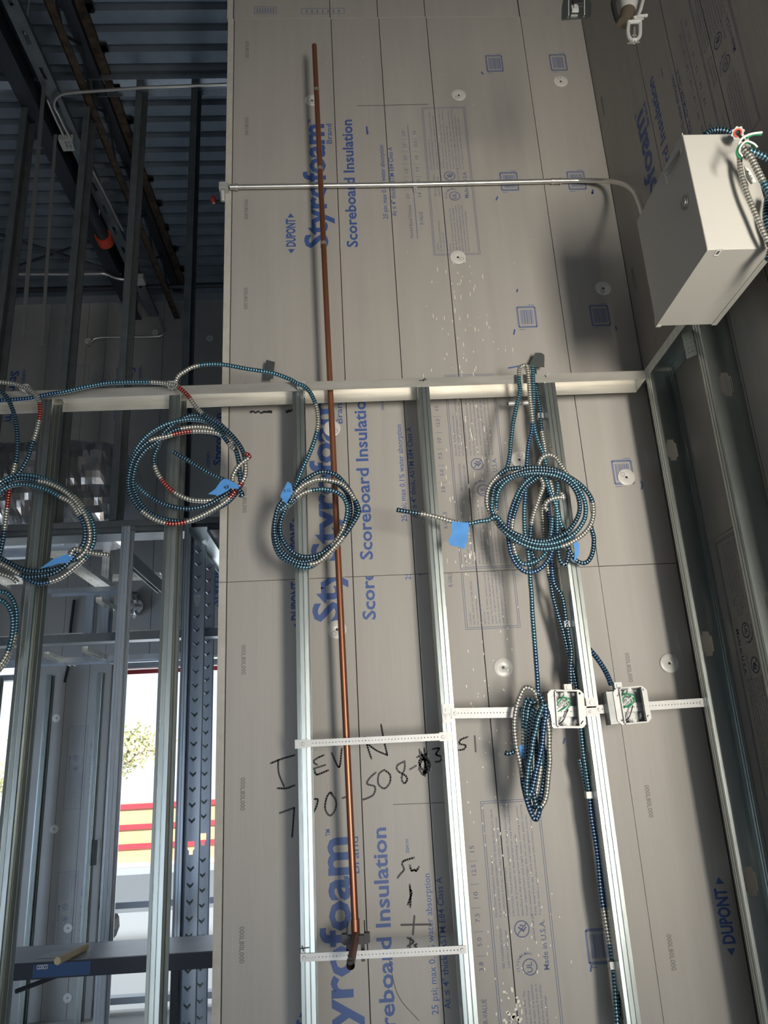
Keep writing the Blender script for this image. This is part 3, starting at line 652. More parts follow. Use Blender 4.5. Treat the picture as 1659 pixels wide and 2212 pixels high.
# ================================================================== CABLES
CR = .0072
def cabthing(label, name='cable_coil'): return thing(name, label, 'cable')
def run(parent, px_pts, y0=-.225, y1=None, seed=0, red=False, r=CR, name='cable', silver=.3):
    n = len(px_pts); y1 = y0 if y1 is None else y1; P = []
    for i, q in enumerate(px_pts):
        yy = q[2] if len(q) > 2 else y0 + (y1 - y0) * i / max(1, n - 1); P.append(PY(q[0], q[1], yy))
    return cable_mesh(name, P, r, seed, red, parent, silver=silver)
def flag(parent, pts, y, txt=None, m=TAPE, tp=None):
    P = [PY(px, py, y + (d[0] if d else 0)) for px, py, *d in pts]; n = len(P); off = Vector((0, .0008, 0)); mb = MB()
    mb.add(P + [p + off for p in P], [tuple(range(n)), tuple(range(2 * n - 1, n - 1, -1))] + [(i, n + i, n + (i + 1) % n, (i + 1) % n) for i in range(n)]); o = mb.build('tape_flag', m, parent)
    if tp:
        (ax, ay), (bx, by), cap = tp; A = PY(ax, ay, y - .0015); B = PY(bx, by, y - .0015); d = (B - A); L = d.length; d.normalize(); u = Vector((-d.z, 0, d.x))
        vs, fs, wd = text2d(txt, .0); mb = MB(); mb.add([A + d * (x * L / wd) + u * (yy * cap / CAPH) for x, yy in vs], fs); mb.build('handwritten_mark', MARK, o)
def cb(L, ox, oy, s): return [(ox + x / s, oy + y / s) for x, y in L]
# left coil A and its feeds
ca = cabthing('leftmost cable coil with red and silver bands, hanging over the wide left stud')
run(ca, [(-30, 818), (0, 825), (30, 829), (49, 836), (63, 841), (78, 855), (86, 873), (86, 898), (78, 935), (68, 963), (60, 990), (42, 1020), (13, 1055), (0, 1068), (-25, 1092)], -.23, -.27, 1, True)
run(ca, [(-20, 835), (0, 844), (15, 859), (24, 876), (33, 904), (37, 938), (37, 979), (28, 1023), (21, 1054), (16, 1093), (11, 1134), (6, 1170), (-4, 1215)], -.235, -.25, 2, True)
run(ca, [(-60, 1080), (-20, 1052), (0, 1041), (24, 1029), (44, 1026), (73, 1028), (101, 1036), (130, 1051), (155, 1068), (176, 1091), (192, 1112), (202, 1135), (204, 1158), (202, 1173), (192, 1194), (176, 1213), (146, 1238), (122, 1252), (91, 1260), (70, 1256), (41, 1238), (20, 1228), (0, 1213), (-40, 1190)], -.255, -.255, 3)
run(ca, [(-60, 1090), (-20, 1060), (0, 1049), (16, 1039), (49, 1033), (81, 1038), (106, 1044), (138, 1060), (163, 1083), (182, 1109), (192, 1138), (194, 1160), (189, 1181), (176, 1200), (156, 1212), (130, 1226), (98, 1233), (65, 1233), (41, 1226), (0, 1205), (-40, 1180)], -.272, -.272, 4)
run(ca, [(-50, 1100), (-20, 1080), (3, 1060), (24, 1049), (49, 1046), (78, 1051), (106, 1060), (130, 1073), (153, 1086), (168, 1109), (179, 1127), (184, 1150), (181, 1173), (171, 1187), (151, 1212), (138, 1225), (114, 1239), (73, 1246), (49, 1244), (16, 1225), (-10, 1212), (-40, 1200)], -.289, -.289, 5, True, silver=.6)
run(ca, [(176, 1190), (202, 1195), (216, 1197), (236, 1199)], -.262, seed=6, red=True, silver=.8)
run(ca, [(150, 1202), (155, 1194), (158, 1187), (166, 1186), (176, 1190)], -.30, seed=7, silver=.9)
flag(ca, [(85, 1229), (114, 1208), (153, 1194), (158, 1204), (143, 1219), (139, 1214), (112, 1222)], -.305)
cc2 = cabthing('two blue cables drooping at the lower left edge of the photo')
run(cc2, [(-40, 1225), (0, 1239), (24, 1247), (38, 1258)], -.24, seed=8); run(cc2, [(-30, 1270), (0, 1278), (13, 1280), (24, 1290), (32, 1306), (36, 1330), (33, 1370), (22, 1405), (8, 1435), (-12, 1460)], -.245, seed=9)
run(cc2, [(-30, 1290), (0, 1296), (13, 1303), (23, 1319), (28, 1343), (25, 1380), (14, 1415), (-5, 1445)], -.265, seed=10)
# horizontal feed to coil B
cB = cabthing('round cable coil with red bands in front of the second stud, tape flag at right')
run(cB, [(-30, 866), (0, 865), (33, 863), (65, 860), (90, 855), (114, 850), (140, 846), (179, 837), (228, 828), (260, 826), (310, 825), (350, 827), (371, 831), (381, 833), (405, 854), (425, 881), (441, 897), (455, 912), (470, 927), (484, 945), (500, 965), (508, 972)], -.225, -.30, 11, True)
O = (250, 860, 5.352)
run(cB, cb([(1020, 200), (850, 205), (700, 280), (540, 420), (490, 560), (440, 700), (470, 840), (560, 980), (680, 1090), (850, 1170), (1050, 1185), (1200, 1150), (1330, 1070)], *O), -.250, -.240, 12, True)
run(cB, cb([(1400, 900), (1430, 760), (1380, 580), (1300, 470), (1180, 350), (1050, 270), (870, 245), (650, 280), (450, 370), (300, 500), (210, 640), (165, 760), (165, 880), (200, 960), (330, 1090), (500, 1200), (680, 1260), (850, 1280), (1050, 1240), (1250, 1130), (1350, 1060)], *O), -.262, -.255, 13)
run(cB, cb([(1180, 370), (1000, 335), (800, 345), (640, 390), (480, 510), (350, 600), (260, 720), (215, 850), (200, 1000), (240, 1120), (310, 1240), (430, 1350), (600, 1405), (800, 1425), (950, 1390), (1150, 1290), (1300, 1200), (1420, 1060), (1480, 920), (1500, 780), (1480, 640), (1400, 500), (1290, 380), (1150, 250), (1040, 205)], *O), -.275, -.27, 14, silver=.2)
run(cB, cb([(1440, 960), (1425, 760), (1380, 580), (1300, 480), (1150, 400), (950, 380), (750, 400), (600, 440), (520, 455), (400, 490), (280, 590), (200, 710), (160, 850), (145, 980), (170, 1110), (250, 1250), (400, 1375), (580, 1445), (750, 1445), (950, 1380), (1150, 1275), (1300, 1170), (1440, 1000), (1500, 880), (1490, 700), (1440, 560), (1330, 420), (1180, 290), (1020, 200)], *O), -.290, -.285, 15, True, silver=.6)
run(cB, cb([(1350, 960), (1355, 900), (1400, 810), (1470, 740), (1540, 690), (1535, 660), (1490, 640)], *O), -.305, seed=16, red=True, silver=.9)
run(cB, cb([(660, 620), (850, 730), (1050, 850), (1240, 940), (1330, 985), (1400, 1030), (1445, 1080), (1465, 1125), (1425, 1115)], *O), -.318, seed=17, silver=.1)
flag(cB, cb([(1245, 935), (1290, 935), (1425, 1010), (1420, 1050), (1330, 1040), (1290, 1075), (1170, 1133), (1155, 1118), (1065, 1110), (1150, 1050), (1215, 960)], *O), -.328, 'B', tp=(cb([(1300, 1005)], *O)[0], cb([(1245, 1020)], *O)[0], .010))
# feed over to coil C
cC = cabthing('blue oval cable coil hanging in front of the third stud beside the copper pipe')
run(cC, [(378, 834), (384, 814), (398, 803), (419, 792), (449, 787), (483, 788), (534, 797), (588, 806), (625, 819), (643, 829), (657, 834), (672, 851), (683, 877), (687, 902), (686, 925), (677, 958), (664, 990), (654, 1011), (642, 1042), (630, 1066), (618, 1090), (607, 1115)], -.225, -.26, 21)
run(cC, [(633, 1063), (618, 1090), (606, 1120), (600, 1150), (605, 1180), (625, 1203), (655, 1213), (690, 1203), (722, 1180), (742, 1150), (757, 1110), (752, 1072), (735, 1050), (705, 1038), (675, 1043), (650, 1055), (628, 1080)], -.25, -.24, 22)
run(cC, [(630, 1078), (612, 1110), (605, 1140), (612, 1168), (635, 1195), (665, 1203), (700, 1192), (730, 1162), (745, 1130), (750, 1095), (738, 1070), (710, 1058), (680, 1058), (650, 1068), (620, 1095)], -.268, -.262, 23)
run(cC, [(622, 1088), (598, 1110), (591, 1140), (592, 1170), (603, 1198), (628, 1216), (662, 1226), (695, 1210), (728, 1178), (752, 1145), (768, 1110), (765, 1078), (745, 1045), (722, 1024), (690, 1020), (655, 1040), (636, 1065)], -.285, -.28, 24, silver=.4)
run(cC, [(636, 1062), (604, 1090), (594, 1125), (593, 1150), (600, 1183), (620, 1206), (650, 1218), (685, 1215), (715, 1190), (745, 1155), (773, 1112), (772, 1090), (757, 1065), (738, 1045), (715, 1038), (685, 1036), (655, 1048), (632, 1070)], -.30, -.297, 25)
flag(cC, [(605, 1072), (621, 1040), (629, 1045), (633, 1062), (618, 1089)], -.31, 'B 52', tp=((614, 1064), (628, 1062), .010))
# right cluster
O = (1000, 740, 4.1475); O2 = (1060, 1240, 4.158); O3 = (1060, 1600, 2.77)
cF = cabthing('big round cable coil on the fourth stud, end pointing left with tape flag')
run(cF, cb([(570, 205), (530, 208), (505, 240), (500, 330), (510, 430), (480, 570), (450, 720), (430, 880), (420, 1000), (400, 1100), (350, 1230), (305, 1330), (300, 1450), (300, 1540), (330, 1600)], *O), -.225, -.25, 31)
run(cF, cb([(300, 1560), (250, 1420), (270, 1300), (340, 1230), (440, 1170), (560, 1125), (700, 1120), (850, 1145), (980, 1220), (1080, 1300), (1150, 1400), (1170, 1520), (1140, 1640), (1050, 1740), (900, 1820), (700, 1850), (520, 1800), (380, 1700), (280, 1580), (215, 1450), (225, 1320), (280, 1230), (380, 1145), (520, 1120)], *O), -.27, -.29, 32, silver=.35)
run(cF, cb([(260, 1400), (280, 1300), (340, 1240), (440, 1190), (600, 1150), (760, 1150), (900, 1180), (1000, 1260), (1075, 1380), (1100, 1500), (1070, 1620), (960, 1740), (780, 1805), (600, 1790), (430, 1700), (320, 1600), (260, 1500), (262, 1400)], *O), -.30, -.30, 33)
run(cF, cb([(300, 1420), (320, 1330), (380, 1250), (480, 1195), (640, 1170), (800, 1185), (930, 1240), (1010, 1330), (1045, 1450), (1030, 1560), (950, 1680), (830, 1750), (700, 1780), (560, 1750), (400, 1670), (300, 1560), (235, 1590), (150, 1602), (60, 1620), (-40, 1622)], *O), -.285, -.315, 34, silver=.2)
run(cF, [(992, 1129), (974, 1126), (947, 1118), (917, 1111), (878, 1105), (856, 1101)], -.315, seed=35, silver=.7)
run(cF, cb([(1140, 1640), (1172, 1750), (1162, 1880), (1120, 1960), (1060, 1975), (1000, 1935), (940, 1830), (900, 1720)], *O), -.25, -.25, 36)
flag(cF, [(975, 1126), (1012, 1129), (1013, 1136), (1010, 1165), (1004, 1186), (990, 1181), (973, 1178), (968, 1168), (977, 1150)], -.326)
flag(cF, cb([(960, 1740), (1000, 1745), (1040, 1800), (1040, 1900), (1010, 1950), (995, 1960), (1005, 1850)], *O), -.262)
cG = cabthing('loosely gathered cable loops behind the big round coil on the fourth stud')
run(cG, cb([(625, 212), (630, 350), (635, 500), (630, 650), (645, 780), (680, 900), (720, 1000), (750, 1110), (770, 1200), (800, 1320), (820, 1450), (830, 1650), (810, 1800), (780, 1920), (700, 2020), (600, 2060), (520, 2030), (450, 1940), (410, 1800), (410, 1620), (450, 1450), (520, 1300), (620, 1200), (690, 1185)], *O), -.222, -.245, 37)
run(cG, cb([(690, 1110), (700, 1180), (560, 1300), (480, 1470), (440, 1650), (460, 1850), (520, 1975), (620, 1975), (710, 1920), (760, 1840), (790, 1700), (800, 1560)], *O), -.255, -.24, 38)
run(cG, cb([(690, 1190), (720, 1280), (680, 1400), (630, 1550), (605, 1700), (610, 1850), (650, 1965), (670, 2000)], *O), -.235, seed=39)
run(cG, cb([(700, 1180), (680, 1100), (710, 1030), (770, 1005), (830, 1030), (880, 1100), (940, 1190), (960, 1215)], *O), -.25, -.28, 40, silver=.6)
run(cG, cb([(740, 1210), (780, 1330), (840, 1480), (870, 1600), (930, 1760), (945, 1900), (915, 1990), (870, 1950), (850, 1830), (845, 1650), (840, 1400), (850, 1270), (820, 1120)], *O), -.245, seed=41)
run(cG, cb([(760, 1500), (735, 1480), (750, 1430), (800, 1400), (870, 1385), (905, 1390), (880, 1350)], *O), -.262, seed=42, silver=.9)
cH = cabthing('straight cable dropping from the track down to the narrow lower bundle')
run(cH, cb([(575, 208), (590, 330), (600, 480), (612, 600), (622, 700), (615, 800), (590, 900), (575, 1050), (565, 1200), (560, 1350), (550, 1500), (555, 1700), (580, 1850), (600, 2050), (605, 2157)], *O) + cb([(365, 150), (375, 350), (390, 550), (405, 750), (420, 950), (430, 1130), (440, 1215)], *O2), -.235, -.235, 43)
cI = cabthing('cable run strapped down the shaded side of the fourth stud to the outlet box', 'cable_run')
YI = -.15
run(cI, cb([(640, 240), (655, 380), (672, 500), (690, 600), (700, 750), (720, 870), (735, 960), (745, 1200), (765, 1500), (790, 1900), (815, 2150)], *O) + cb([(640, 200), (675, 400), (700, 550), (724, 700), (716, 850), (722, 1000)], *O2), YI, YI, 44)
run(cI, cb([(700, 1300), (715, 1600), (735, 1850), (765, 2050), (788, 2157)], *O) + cb([(560, 200), (600, 350), (650, 520), (690, 680), (725, 800), (745, 900), (768, 1010)], *O2) + [(1251, 1540), (1255, 1574), (1260, 1625), (1266, 1665), (1273, 1716), (1277, 1762), (1285, 1810), (1291, 1853), (1298, 1925), (1309, 1997), (1324, 2084), (1331, 2178), (1336, 2240)], -.135, -.135, 45)
run(cI, [(1252, 1640), (1262, 1680), (1281, 1762), (1295, 1853), (1303, 1925), (1314, 1997), (1329, 2084), (1336, 2178), (1340, 2240)], -.118, -.118, 46)
for px, py in ((1169, 900), (1226, 1349), (1274, 1717), (1325, 2084)):
    P = PY(px, py, -.145); MB().box(-.012, .02, -.010, .010, -.009, .009, T(P)).build('cable_clip', ZINC, cI)
cJ = cabthing('short armoured cable curving into the outlet box nearest the corner', 'cable_run')
run(cJ, [(1262, 1390), (1272, 1401), (1288, 1420), (1303, 1442), (1313, 1461), (1320, 1479)], -.15, -.215, 47, silver=.1, r=.0078)
# lower narrow bundle
cE = cabthing('narrow folded bundle of blue cable hanging left of the open outlet boxes')
rn = random.Random(11)
run(cE, cb([(440, 1190), (410, 1090), (370, 1035), (310, 1020), (270, 1080), (230, 1200), (212, 1350), (230, 1550), (270, 1730)], *O2) + [(1131, 1700), (1143, 1745), (1156, 1770), (1165, 1752), (1172, 1700), (1182, 1640), (1187, 1590), (1184, 1545), (1172, 1515), (1166, 1500)], -.25, -.27, 51)
for k, (xt, xb, yt, yb, wd) in enumerate(((1140, 1150, 1510, 1752, 14), (1150, 1162, 1512, 1735, 18), (1158, 1152, 1528, 1722, 14), (1168, 1166, 1525, 1745, 20), (1176, 1140, 1520, 1722, 10))):
    L = []
    for j in range(26):
        t = 2 * math.pi * (j / 25) * 1.0 + .4; cx = xt + (xb - xt) * (1 - math.cos(t)) / 2; cy = (yt + yb) / 2 - (yb - yt) / 2 * math.cos(t); L.append((cx + wd * math.sin(t) + rn.uniform(-1, 1), cy))
    run(cE, L, -.235 - k * .016, -.245 - k * .016, 52 + k, silver=.35)
run(cE, [(1140, 1612), (1114, 1622), (1098, 1628), (1090, 1625)], -.24, seed=60, silver=.2)
flag(cE, [(1107, 1612), (1140, 1608), (1142, 1640), (1150, 1655), (1133, 1660), (1128, 1640)], -.248, 'B', tp=((1128, 1650), (1134, 1640), .008))
# connectors where cables cross the track
mb = MB()
for px, py in ((54, 838), (372, 831), (651, 832)):
    P = PY(px, py, -.225); mb.box(-.014, .014, -.009, .012, -.009, .009, T(P)); mb.cyl(P + Vector((0, -.01, -.012)), P + Vector((0, 0, -.012)), .006, 8)
mb.build('cable_straps', ZINC, fp)
mb = MB(); A = PY(1098, 872, -.10); B = PY(1142, 870, -.10); mb.tube([A, A.lerp(B, .5), B], .008, 10)
o = mb.build('flexible_connector', ZINC, None, smooth=True); tag(o, 'short threaded metal connector just beneath the track flange', 'connector')
# ================================================================== OUTLET BOXES
def outlet(label, q, y, side=True, seed=0):
    """q: four picture corners (tl,tr,br,bl) of the plaster ring face"""
    t = thing('outlet_box', label, 'electrical box')
    tl, tr, br, bl = [PY(*p, y) for p in q]; w_ = ((tr - tl).length + (br - bl).length) / 2; h_ = ((tl - bl).length + (tr - br).length) / 2
    c = (tl + tr + br + bl) / 4; ux = ((tr - tl) + (br - bl)).normalized(); uz = Vector((0, 0, 1)); uz = ((tl - bl) + (tr - br)).normalized(); n = ux.cross(uz)
    # n points to +y (away)
    if n.y < 0: n = -n
    M = Matrix(((ux.x, n.x, uz.x, c.x), (ux.y, n.y, uz.y, c.y), (ux.z, n.z, uz.z, c.z), (0, 0, 0, 1)))
    def oct_(w, h, k): return [(-w + k, -h), (w - k, -h), (w, -h + k), (w, h - k), (w - k, h), (-w + k, h), (-w, h - k), (-w, -h + k)]
    ow, oh = .030, .047
    slots = [disc(w_ / 2 - .012, h_ / 2 - .010, .0035, 6), disc(-w_ / 2 + .012, -h_ / 2 + .012, .0035, 6), [(-w_ / 2 + .008, h_ / 2 - .022), (-w_ / 2 + .012, h_ / 2 - .022), (-w_ / 2 + .020, h_ / 2 - .010), (-w_ / 2 + .016, h_ / 2 - .010)], [(w_ / 2 - .020, -h_ / 2 + .008), (w_ / 2 - .016, -h_ / 2 + .008), (w_ / 2 - .006, -h_ / 2 + .020), (w_ / 2 - .010, -h_ / 2 + .020)]]
    vs, fs = plate(oct_(w_ / 2, h_ / 2, .011), [rect(-ow, ow, -oh, oh)] + slots, .002)
    mb = MB(); mb.add([M @ Vector((v.x, v.z, v.y)) for v in vs], fs)
    mb.build('cover_plate', ZINC, t)
    mb = MB()     # raised ring
    for a, b, cc, d in ((-ow - .003, -ow, -oh, oh), (ow, ow + .003, -oh, oh), (-ow, ow, -oh - .003, -oh), (-ow, ow, oh, oh + .003)): mb.box(a, b, -.012, .002, cc, d, M)
    mb.build('raised_ring', ZINC, t)
    mb = MB(); D = .052; g = .0012     # box body open at front
    W, Hh = w_ / 2 - .004, h_ / 2 - .003
    mb.box(-W, -W + g, .002, D, -Hh, Hh, M).box(W - g, W, .002, D, -Hh, Hh, M).box(-W, W, .002, D, Hh - g, Hh, M).box(-W, W, .002, D, -Hh, -Hh + g, M).box(-W, W, D - g, D, -Hh, Hh, M)
    mb.build('box_body', BOXIN, t)
    mb = MB()
    for a, b, r in ((-.01, -.005, .010), (.012, .018, .009), (.010, -.028, .011), (-.016, .028, .006)):
        P = M @ Vector((a, D - .004, b)); Q = M @ Vector((a, D - .0015, b)); mb.cyl(P, Q, r, 14)
    mb.build('knockout', ZINC, t)
    for s, col in ((0, GREEN), (1, WHITE), (2, BLACK), (3, GREEN)):
        k = s * .006
        L = [M @ Vector(v) for v in ((-.022, .04 - k, -.008 + k), (.0, .022, .004 + k * 2), (.016 - k, .018, .018 + k), (.018, .03, .030 - k), (-.005, .036, .034 - k * 2), (-.024, .04, .018))]
        if s == 2: L = [M @ Vector(v) for v in ((-.018, .03, -.040), (-.006, .022, -.030), (.006, .02, -.006), (.012, .03, .0))]
        MB().tube(catmull(L, .004), .0017, 6).build('wire', col, t, smooth=True)
    mb = MB(); 
    for (a, b, cc, d) in ((-.024, .034, -.016, .030), (-.016, .030, -.012, .038), (-.022, -.030 + .02, -.014, -.006)): 
        P = M @ Vector((a, D - .002, b)); Q = M @ Vector((cc, D - .002, d)); mb.cyl(P, Q, .0009, 5)
    mb.build('red_marker_note', REDP, t)['kind'] = 'stuff'
    for a, b in ((0, oh - .004), (.0, -oh + .004)):
        P = M @ Vector((a, .0, b)); mb = MB(); mb.box(-.005, .005, -.001, .001, -.005, .005, T(P)); mb.cyl(P + Vector((0, -.003, 0)), P, .003, 8); mb.build('screw_ear', ZINC, t)
    return t, M, W, Hh
t, M, W, Hh = outlet('open square outlet box touching the left side of the fourth stud', [(1182, 1490), (1260, 1490), (1267, 1573), (1187, 1573)], -.238)
P = M @ Vector((.012, .02, Hh)); MB().box(-.011, .011, -.010, .010, 0, .020, T(P)).cyl(P + Vector((0, -.013, .010)), P + Vector((0, -.009, .010)), .006, 10).build('cable_connector', ZINC, t)
t, M, W, Hh = outlet('open square outlet box standing alone right of the fourth stud, its left side visible', [(1322, 1487), (1396, 1482), (1408, 1559), (1336, 1567)], -.250)
P = M @ Vector((-.027, .02, Hh)); MB().box(-.011, .011, -.010, .010, 0, .020, T(P)).cyl(P + Vector((0, -.013, .010)), P + Vector((0, -.009, .010)), .006, 10).build('cable_connector', ZINC, t)
MB().box(-W - .022, -W, .004, .05, -Hh, Hh - .004, M).build('side_bracket', BOXIN, t)
# ================================================================== GREY ENCLOSURE
pe = thing('electrical_enclosure', 'large light grey metal enclosure high on the dark right wall', 'electrical box')
bx0, bx1, by0, by1, bz0, bz1 = 1.232, 1.394, -1.010, -.695, 2.918, 3.244
MB().box(bx0 + .004, bx1, by0 + .003, by1 - .003, bz0 + .003, bz1 - .003).build('back_box', PANEL, pe)
mb = MB(); g = .003
mb.box(bx0, bx0 + g, by0, by1, bz0 - .004, bz1 + .004)
mb.box(bx0, bx1 - .03, by0, by0 + g, bz0 - .001, bz1 - .002).box(bx0, bx1 - .012, by0, by1, bz0 - .003, bz0).box(bx0, bx0 + .014, by1 - g, by1 + .006, bz0 - .004, bz0 + .02)
o = mb.build('hinged_cover', PANEL, pe); bv = o.modifiers.new('b', 'BEVEL'); bv.width = .0012; bv.segments = 2
MB().box(bx1 - .013, bx1 + .0005, by0 + .001, by1 + .0, bz0 - .006, bz0 + .0).build('rear_flange', PANEL, pe)
def onx(px, py, x=bx0 - .001): return PX(px, py, x)
P = onx(1479, 438); MB().cyl(P, P + Vector((-.002, 0, 0)), .017, 20).cyl(P + Vector((-.002, 0, 0)), P + Vector((-.005, 0, 0)), .012, 20).box(-.0065, -.0045, -.0015, .0015, -.009, .009, T(P)).build('latch', mat('latch_steel', (.22, .23, .22), .35, .7), pe)
L = [onx(*p) for p in ((1472, 318), (1473, 330), (1441, 400), (1432, 375))]; mb = MB(); mb.add(L, [(0, 1, 2, 3)]); o = mb.build('rating_label', mat('grey_label', (.66, .66, .62), .6), pe)
mb = MB()
for k in range(5):
    a = L[0].lerp(L[1], .15 + k * .17); b = L[3].lerp(L[2], .15 + k * .17); a2 = a.lerp(b, .08); b2 = a.lerp(b, .9 - .1 * (k % 2)); o_ = Vector((-.0006, 0, .0)); h = Vector((0, 0, .0018)); mb.add([a2 + o_, b2 + o_, b2 + o_ + h, a2 + o_ + h], [(0, 1, 2, 3)])
mb.build('label_lines', DOTP, o)
L = [PZ(*p, bz0 - .0042) for p in ((1549, 538), (1562, 537), (1551, 553), (1541, 553))]; mb = MB(); mb.add(L, [(0, 1, 2, 3)]); o = mb.build('small_sticker', WHITE, pe)
c0 = (L[0] + L[1] + L[2] + L[3]) / 4; mb = MB(); mb.box(-.003, .003, -.006, .006, -.0006, -.0003, T(c0)); mb.build('sticker_print', DOTP, o)
# bracket plate below the enclosure
P = PY(1497, 737, -.56); t = thing('punched_bracket', 'small punched steel plate screwed under the grey enclosure', 'bracket')
vs, fs = plate(rect(-.028, .022, -.045, .035), [disc(-.018 + .010 * i, -.03 + .014 * j, .002, 6) for i in range(3) for j in range(4)], .0015)
mb = MB(); mb.add([P + Vector((v.x, v.z, v.y + v.x * .4)) for v in vs], fs); mb.build('plate', GALV, t)
MB().cyl(P + Vector((.012, -.008, .01)), P + Vector((.012, 0, .01)), .005, 8).cyl(P + Vector((.012, -.008, -.004)), P + Vector((.012, 0, -.004)), .004, 8).build('screw', ZINC, t)
# cables beside the enclosure
cK = thing('enclosure_cables', 'thick armoured cables and loose wires hanging at the right photo edge', 'cable')
YK = -1.05
run(cK, [(1597, 335), (1599, 366), (1608, 402), (1619, 433), (1635, 470), (1648, 501), (1665, 535), (1690, 590)], YK, seed=71, r=.0062, silver=.35)
run(cK, [(1604, 318), (1612, 327), (1623, 343), (1635, 366), (1646, 388), (1665, 425), (1690, 480)], YK - .03, seed=72, r=.0080, silver=.95)
run(cK, [(1612, 322), (1625, 328), (1642, 334), (1665, 346), (1690, 360)], YK + .01, seed=73, r=.0078, silver=.0)
run(cK, [(1524, 292), (1535, 284), (1552, 281), (1568, 283), (1582, 290), (1592, 305)], YK + .12, seed=74, r=.0085, silver=.0)
run(cK, [(1660, 560), (1668, 520), (1655, 470), (1660, 420)], YK + .005, seed=75, r=.008, silver=.3)
flag(cK, [(1607, 358), (1619, 366), (1634, 392), (1622, 398), (1612, 385)], YK + .012, 'A-55', m=WHITE, tp=((1611, 368), (1622, 388), .006))
cn = PY(1594, 287, YK - .01); ax = (CAM - cn).normalized(); mb = MB()
o = thing('conduit_bushing', 'toothed silver locknut with red insulating ring beside the grey enclosure', 'connector')
a = ax.orthogonal().normalized(); b = ax.cross(a); n = 48; ro = [.0125 if (i // 3) % 2 else .0145 for i in range(n)]
outer = [cn + (a * math.cos(2 * math.pi * i / n) + b * math.sin(2 * math.pi * i / n)) * ro[i] for i in range(n)]; inner = [cn + (a * math.cos(2 * math.pi * i / n) + b * math.sin(2 * math.pi * i / n)) * .009 for i in range(n)]
V = outer + inner + [p - ax * .005 for p in outer] + [p - ax * .005 for p in inner]
mb.add(V, [(i, (i + 1) % n, n + (i + 1) % n, n + i) for i in range(n)] + [(i, 2 * n + i, 2 * n + (i + 1) % n, (i + 1) % n) for i in range(n)] + [(n + i, n + (i + 1) % n, 3 * n + (i + 1) % n, 3 * n + i) for i in range(n)]); mb.build('locknut', ZINC, o)
mb = MB(); m_ = 20
for i in range(m_):
    t0, t1 = 2 * math.pi * i / m_, 2 * math.pi * (i + 1) / m_; mb.add([cn + ax * .002 + (a * math.cos(t) + b * math.sin(t)) * q for t, q in ((t0, .0095), (t1, .0095), (t1, .0060), (t0, .0060))], [(0, 1, 2, 3)])
mb.build('red_ring', REDP, o); MB().cyl(cn - ax * .03, cn - ax * .003, .0095, 16).build('barrel', BLACK, o)
def wire(par, pts, yy, r, m): MB().tube(catmull([PY(px, py, yy) for px, py in pts], .004), r, 7).build('wire', m, par, smooth=True)
wire(cK, [(1598, 325), (1596, 312), (1602, 300), (1615, 292), (1630, 288), (1646, 286)], YK - .055, .0026, WHITE)
wire(cK, [(1645, 290), (1626, 291), (1613, 298)], YK - .05, .0026, GREEN)
wire(cK, [(1600, 342), (1592, 333), (1595, 318), (1610, 308), (1625, 312), (1634, 320)], YK - .06, .0026, GREEN)
wire(cK, [(1604, 338), (1597, 328), (1600, 316), (1612, 305), (1628, 310), (1636, 318)], YK - .066, .0022, WHITE)
wire(cK, [(1594, 288), (1600, 296), (1608, 306)], YK - .045, .0030, BLACK)
# ================================================================== PIPE AND C-CLAMP, STRUT BRACKET (top)
YC = -1.0
t = thing('ceiling_pipe', 'shiny short vertical pipe end hanging at the top edge of the photo', 'pipe')
A = PY(1352, -40, YC); A2 = PY(1358, 6, YC); B = PY(1357, 24, YC); C_ = PY(1348, 50, YC)
MB().tube([A, A2], .020, 20).build('pipe_end', EMT, t, smooth=True)
MB().cyl(A2, B, .0235, 20, .019).build('collar', ZINC, t, smooth=True)
MB().cyl(B, C_, .019, 20, .0165).build('lower_sleeve', mat('brown_steel', (.16, .13, .10), .4, .6), t, smooth=True)
MB().tube(catmull([PY(1330, -10, YC), PY(1325, 8, YC), PY(1330, 32, YC), PY(1334, 45, YC)], .01), .007, 8).build('black_hose', BLACK, t, smooth=True)
t = thing('c_clamp', 'small shiny c-shaped beam clamp with screw at the top edge of the photo', 'clamp')
cp_ = lambda L, yy=YC - .02: [PY(1180 + x / 6.381, y / 6.381, yy) for x, y in L]
MB().tube(catmull(cp_([(1135, 310), (1125, 430), (1140, 510), (1180, 560)]), .004), .0048, 8).tube(catmull(cp_([(1295, 300), (1295, 430), (1285, 500), (1245, 555)]), .004), .0048, 8).tube(cp_([(1120, 310), (1210, 300), (1300, 300)]), .0055, 8).tube(cp_([(1180, 555), (1245, 550)]), .005, 8).build('frame', ZINC, t, smooth=True)
MB().tube(cp_([(1215, 380), (1212, 480), (1210, 600)]), .0030, 8).tube(cp_([(1120, 598), (1210, 592), (1290, 582)]), .0020, 6).tube(cp_([(1185, 488), (1240, 484)]), .002, 6).build('screw', EMT, t, smooth=True)
MB().tube(cp_([(1340, -20), (1300, 130), (1250, 260)]), .0045, 8).tube(cp_([(1200, 250), (1290, 225), (1390, 215)]), .0045, 8).tube(cp_([(1215, 265), (1340, 262)]), .0025, 6).build('arm', ZINC, t, smooth=True)
t = thing('channel_bracket', 'galvanized channel bracket with square nut at the top edge, left of the pipe end', 'bracket')
Q = [PY(1180 + x / 6.381, y / 6.381, YC) for x, y in ((215, 265), (560, 238), (615, 215), (625, 70), (590, -60), (240, -60), (215, 100), (212, 230))]
mb = MB(); n = len(Q); off = Vector((0, .004, 0)); mb.add(Q + [q + off for q in Q], [tuple(range(n)), tuple(range(2 * n - 1, n - 1, -1))] + [(i, (i + 1) % n, n + (i + 1) % n, n + i) for i in range(n)]); mb.build('face_plate', GALV, t)
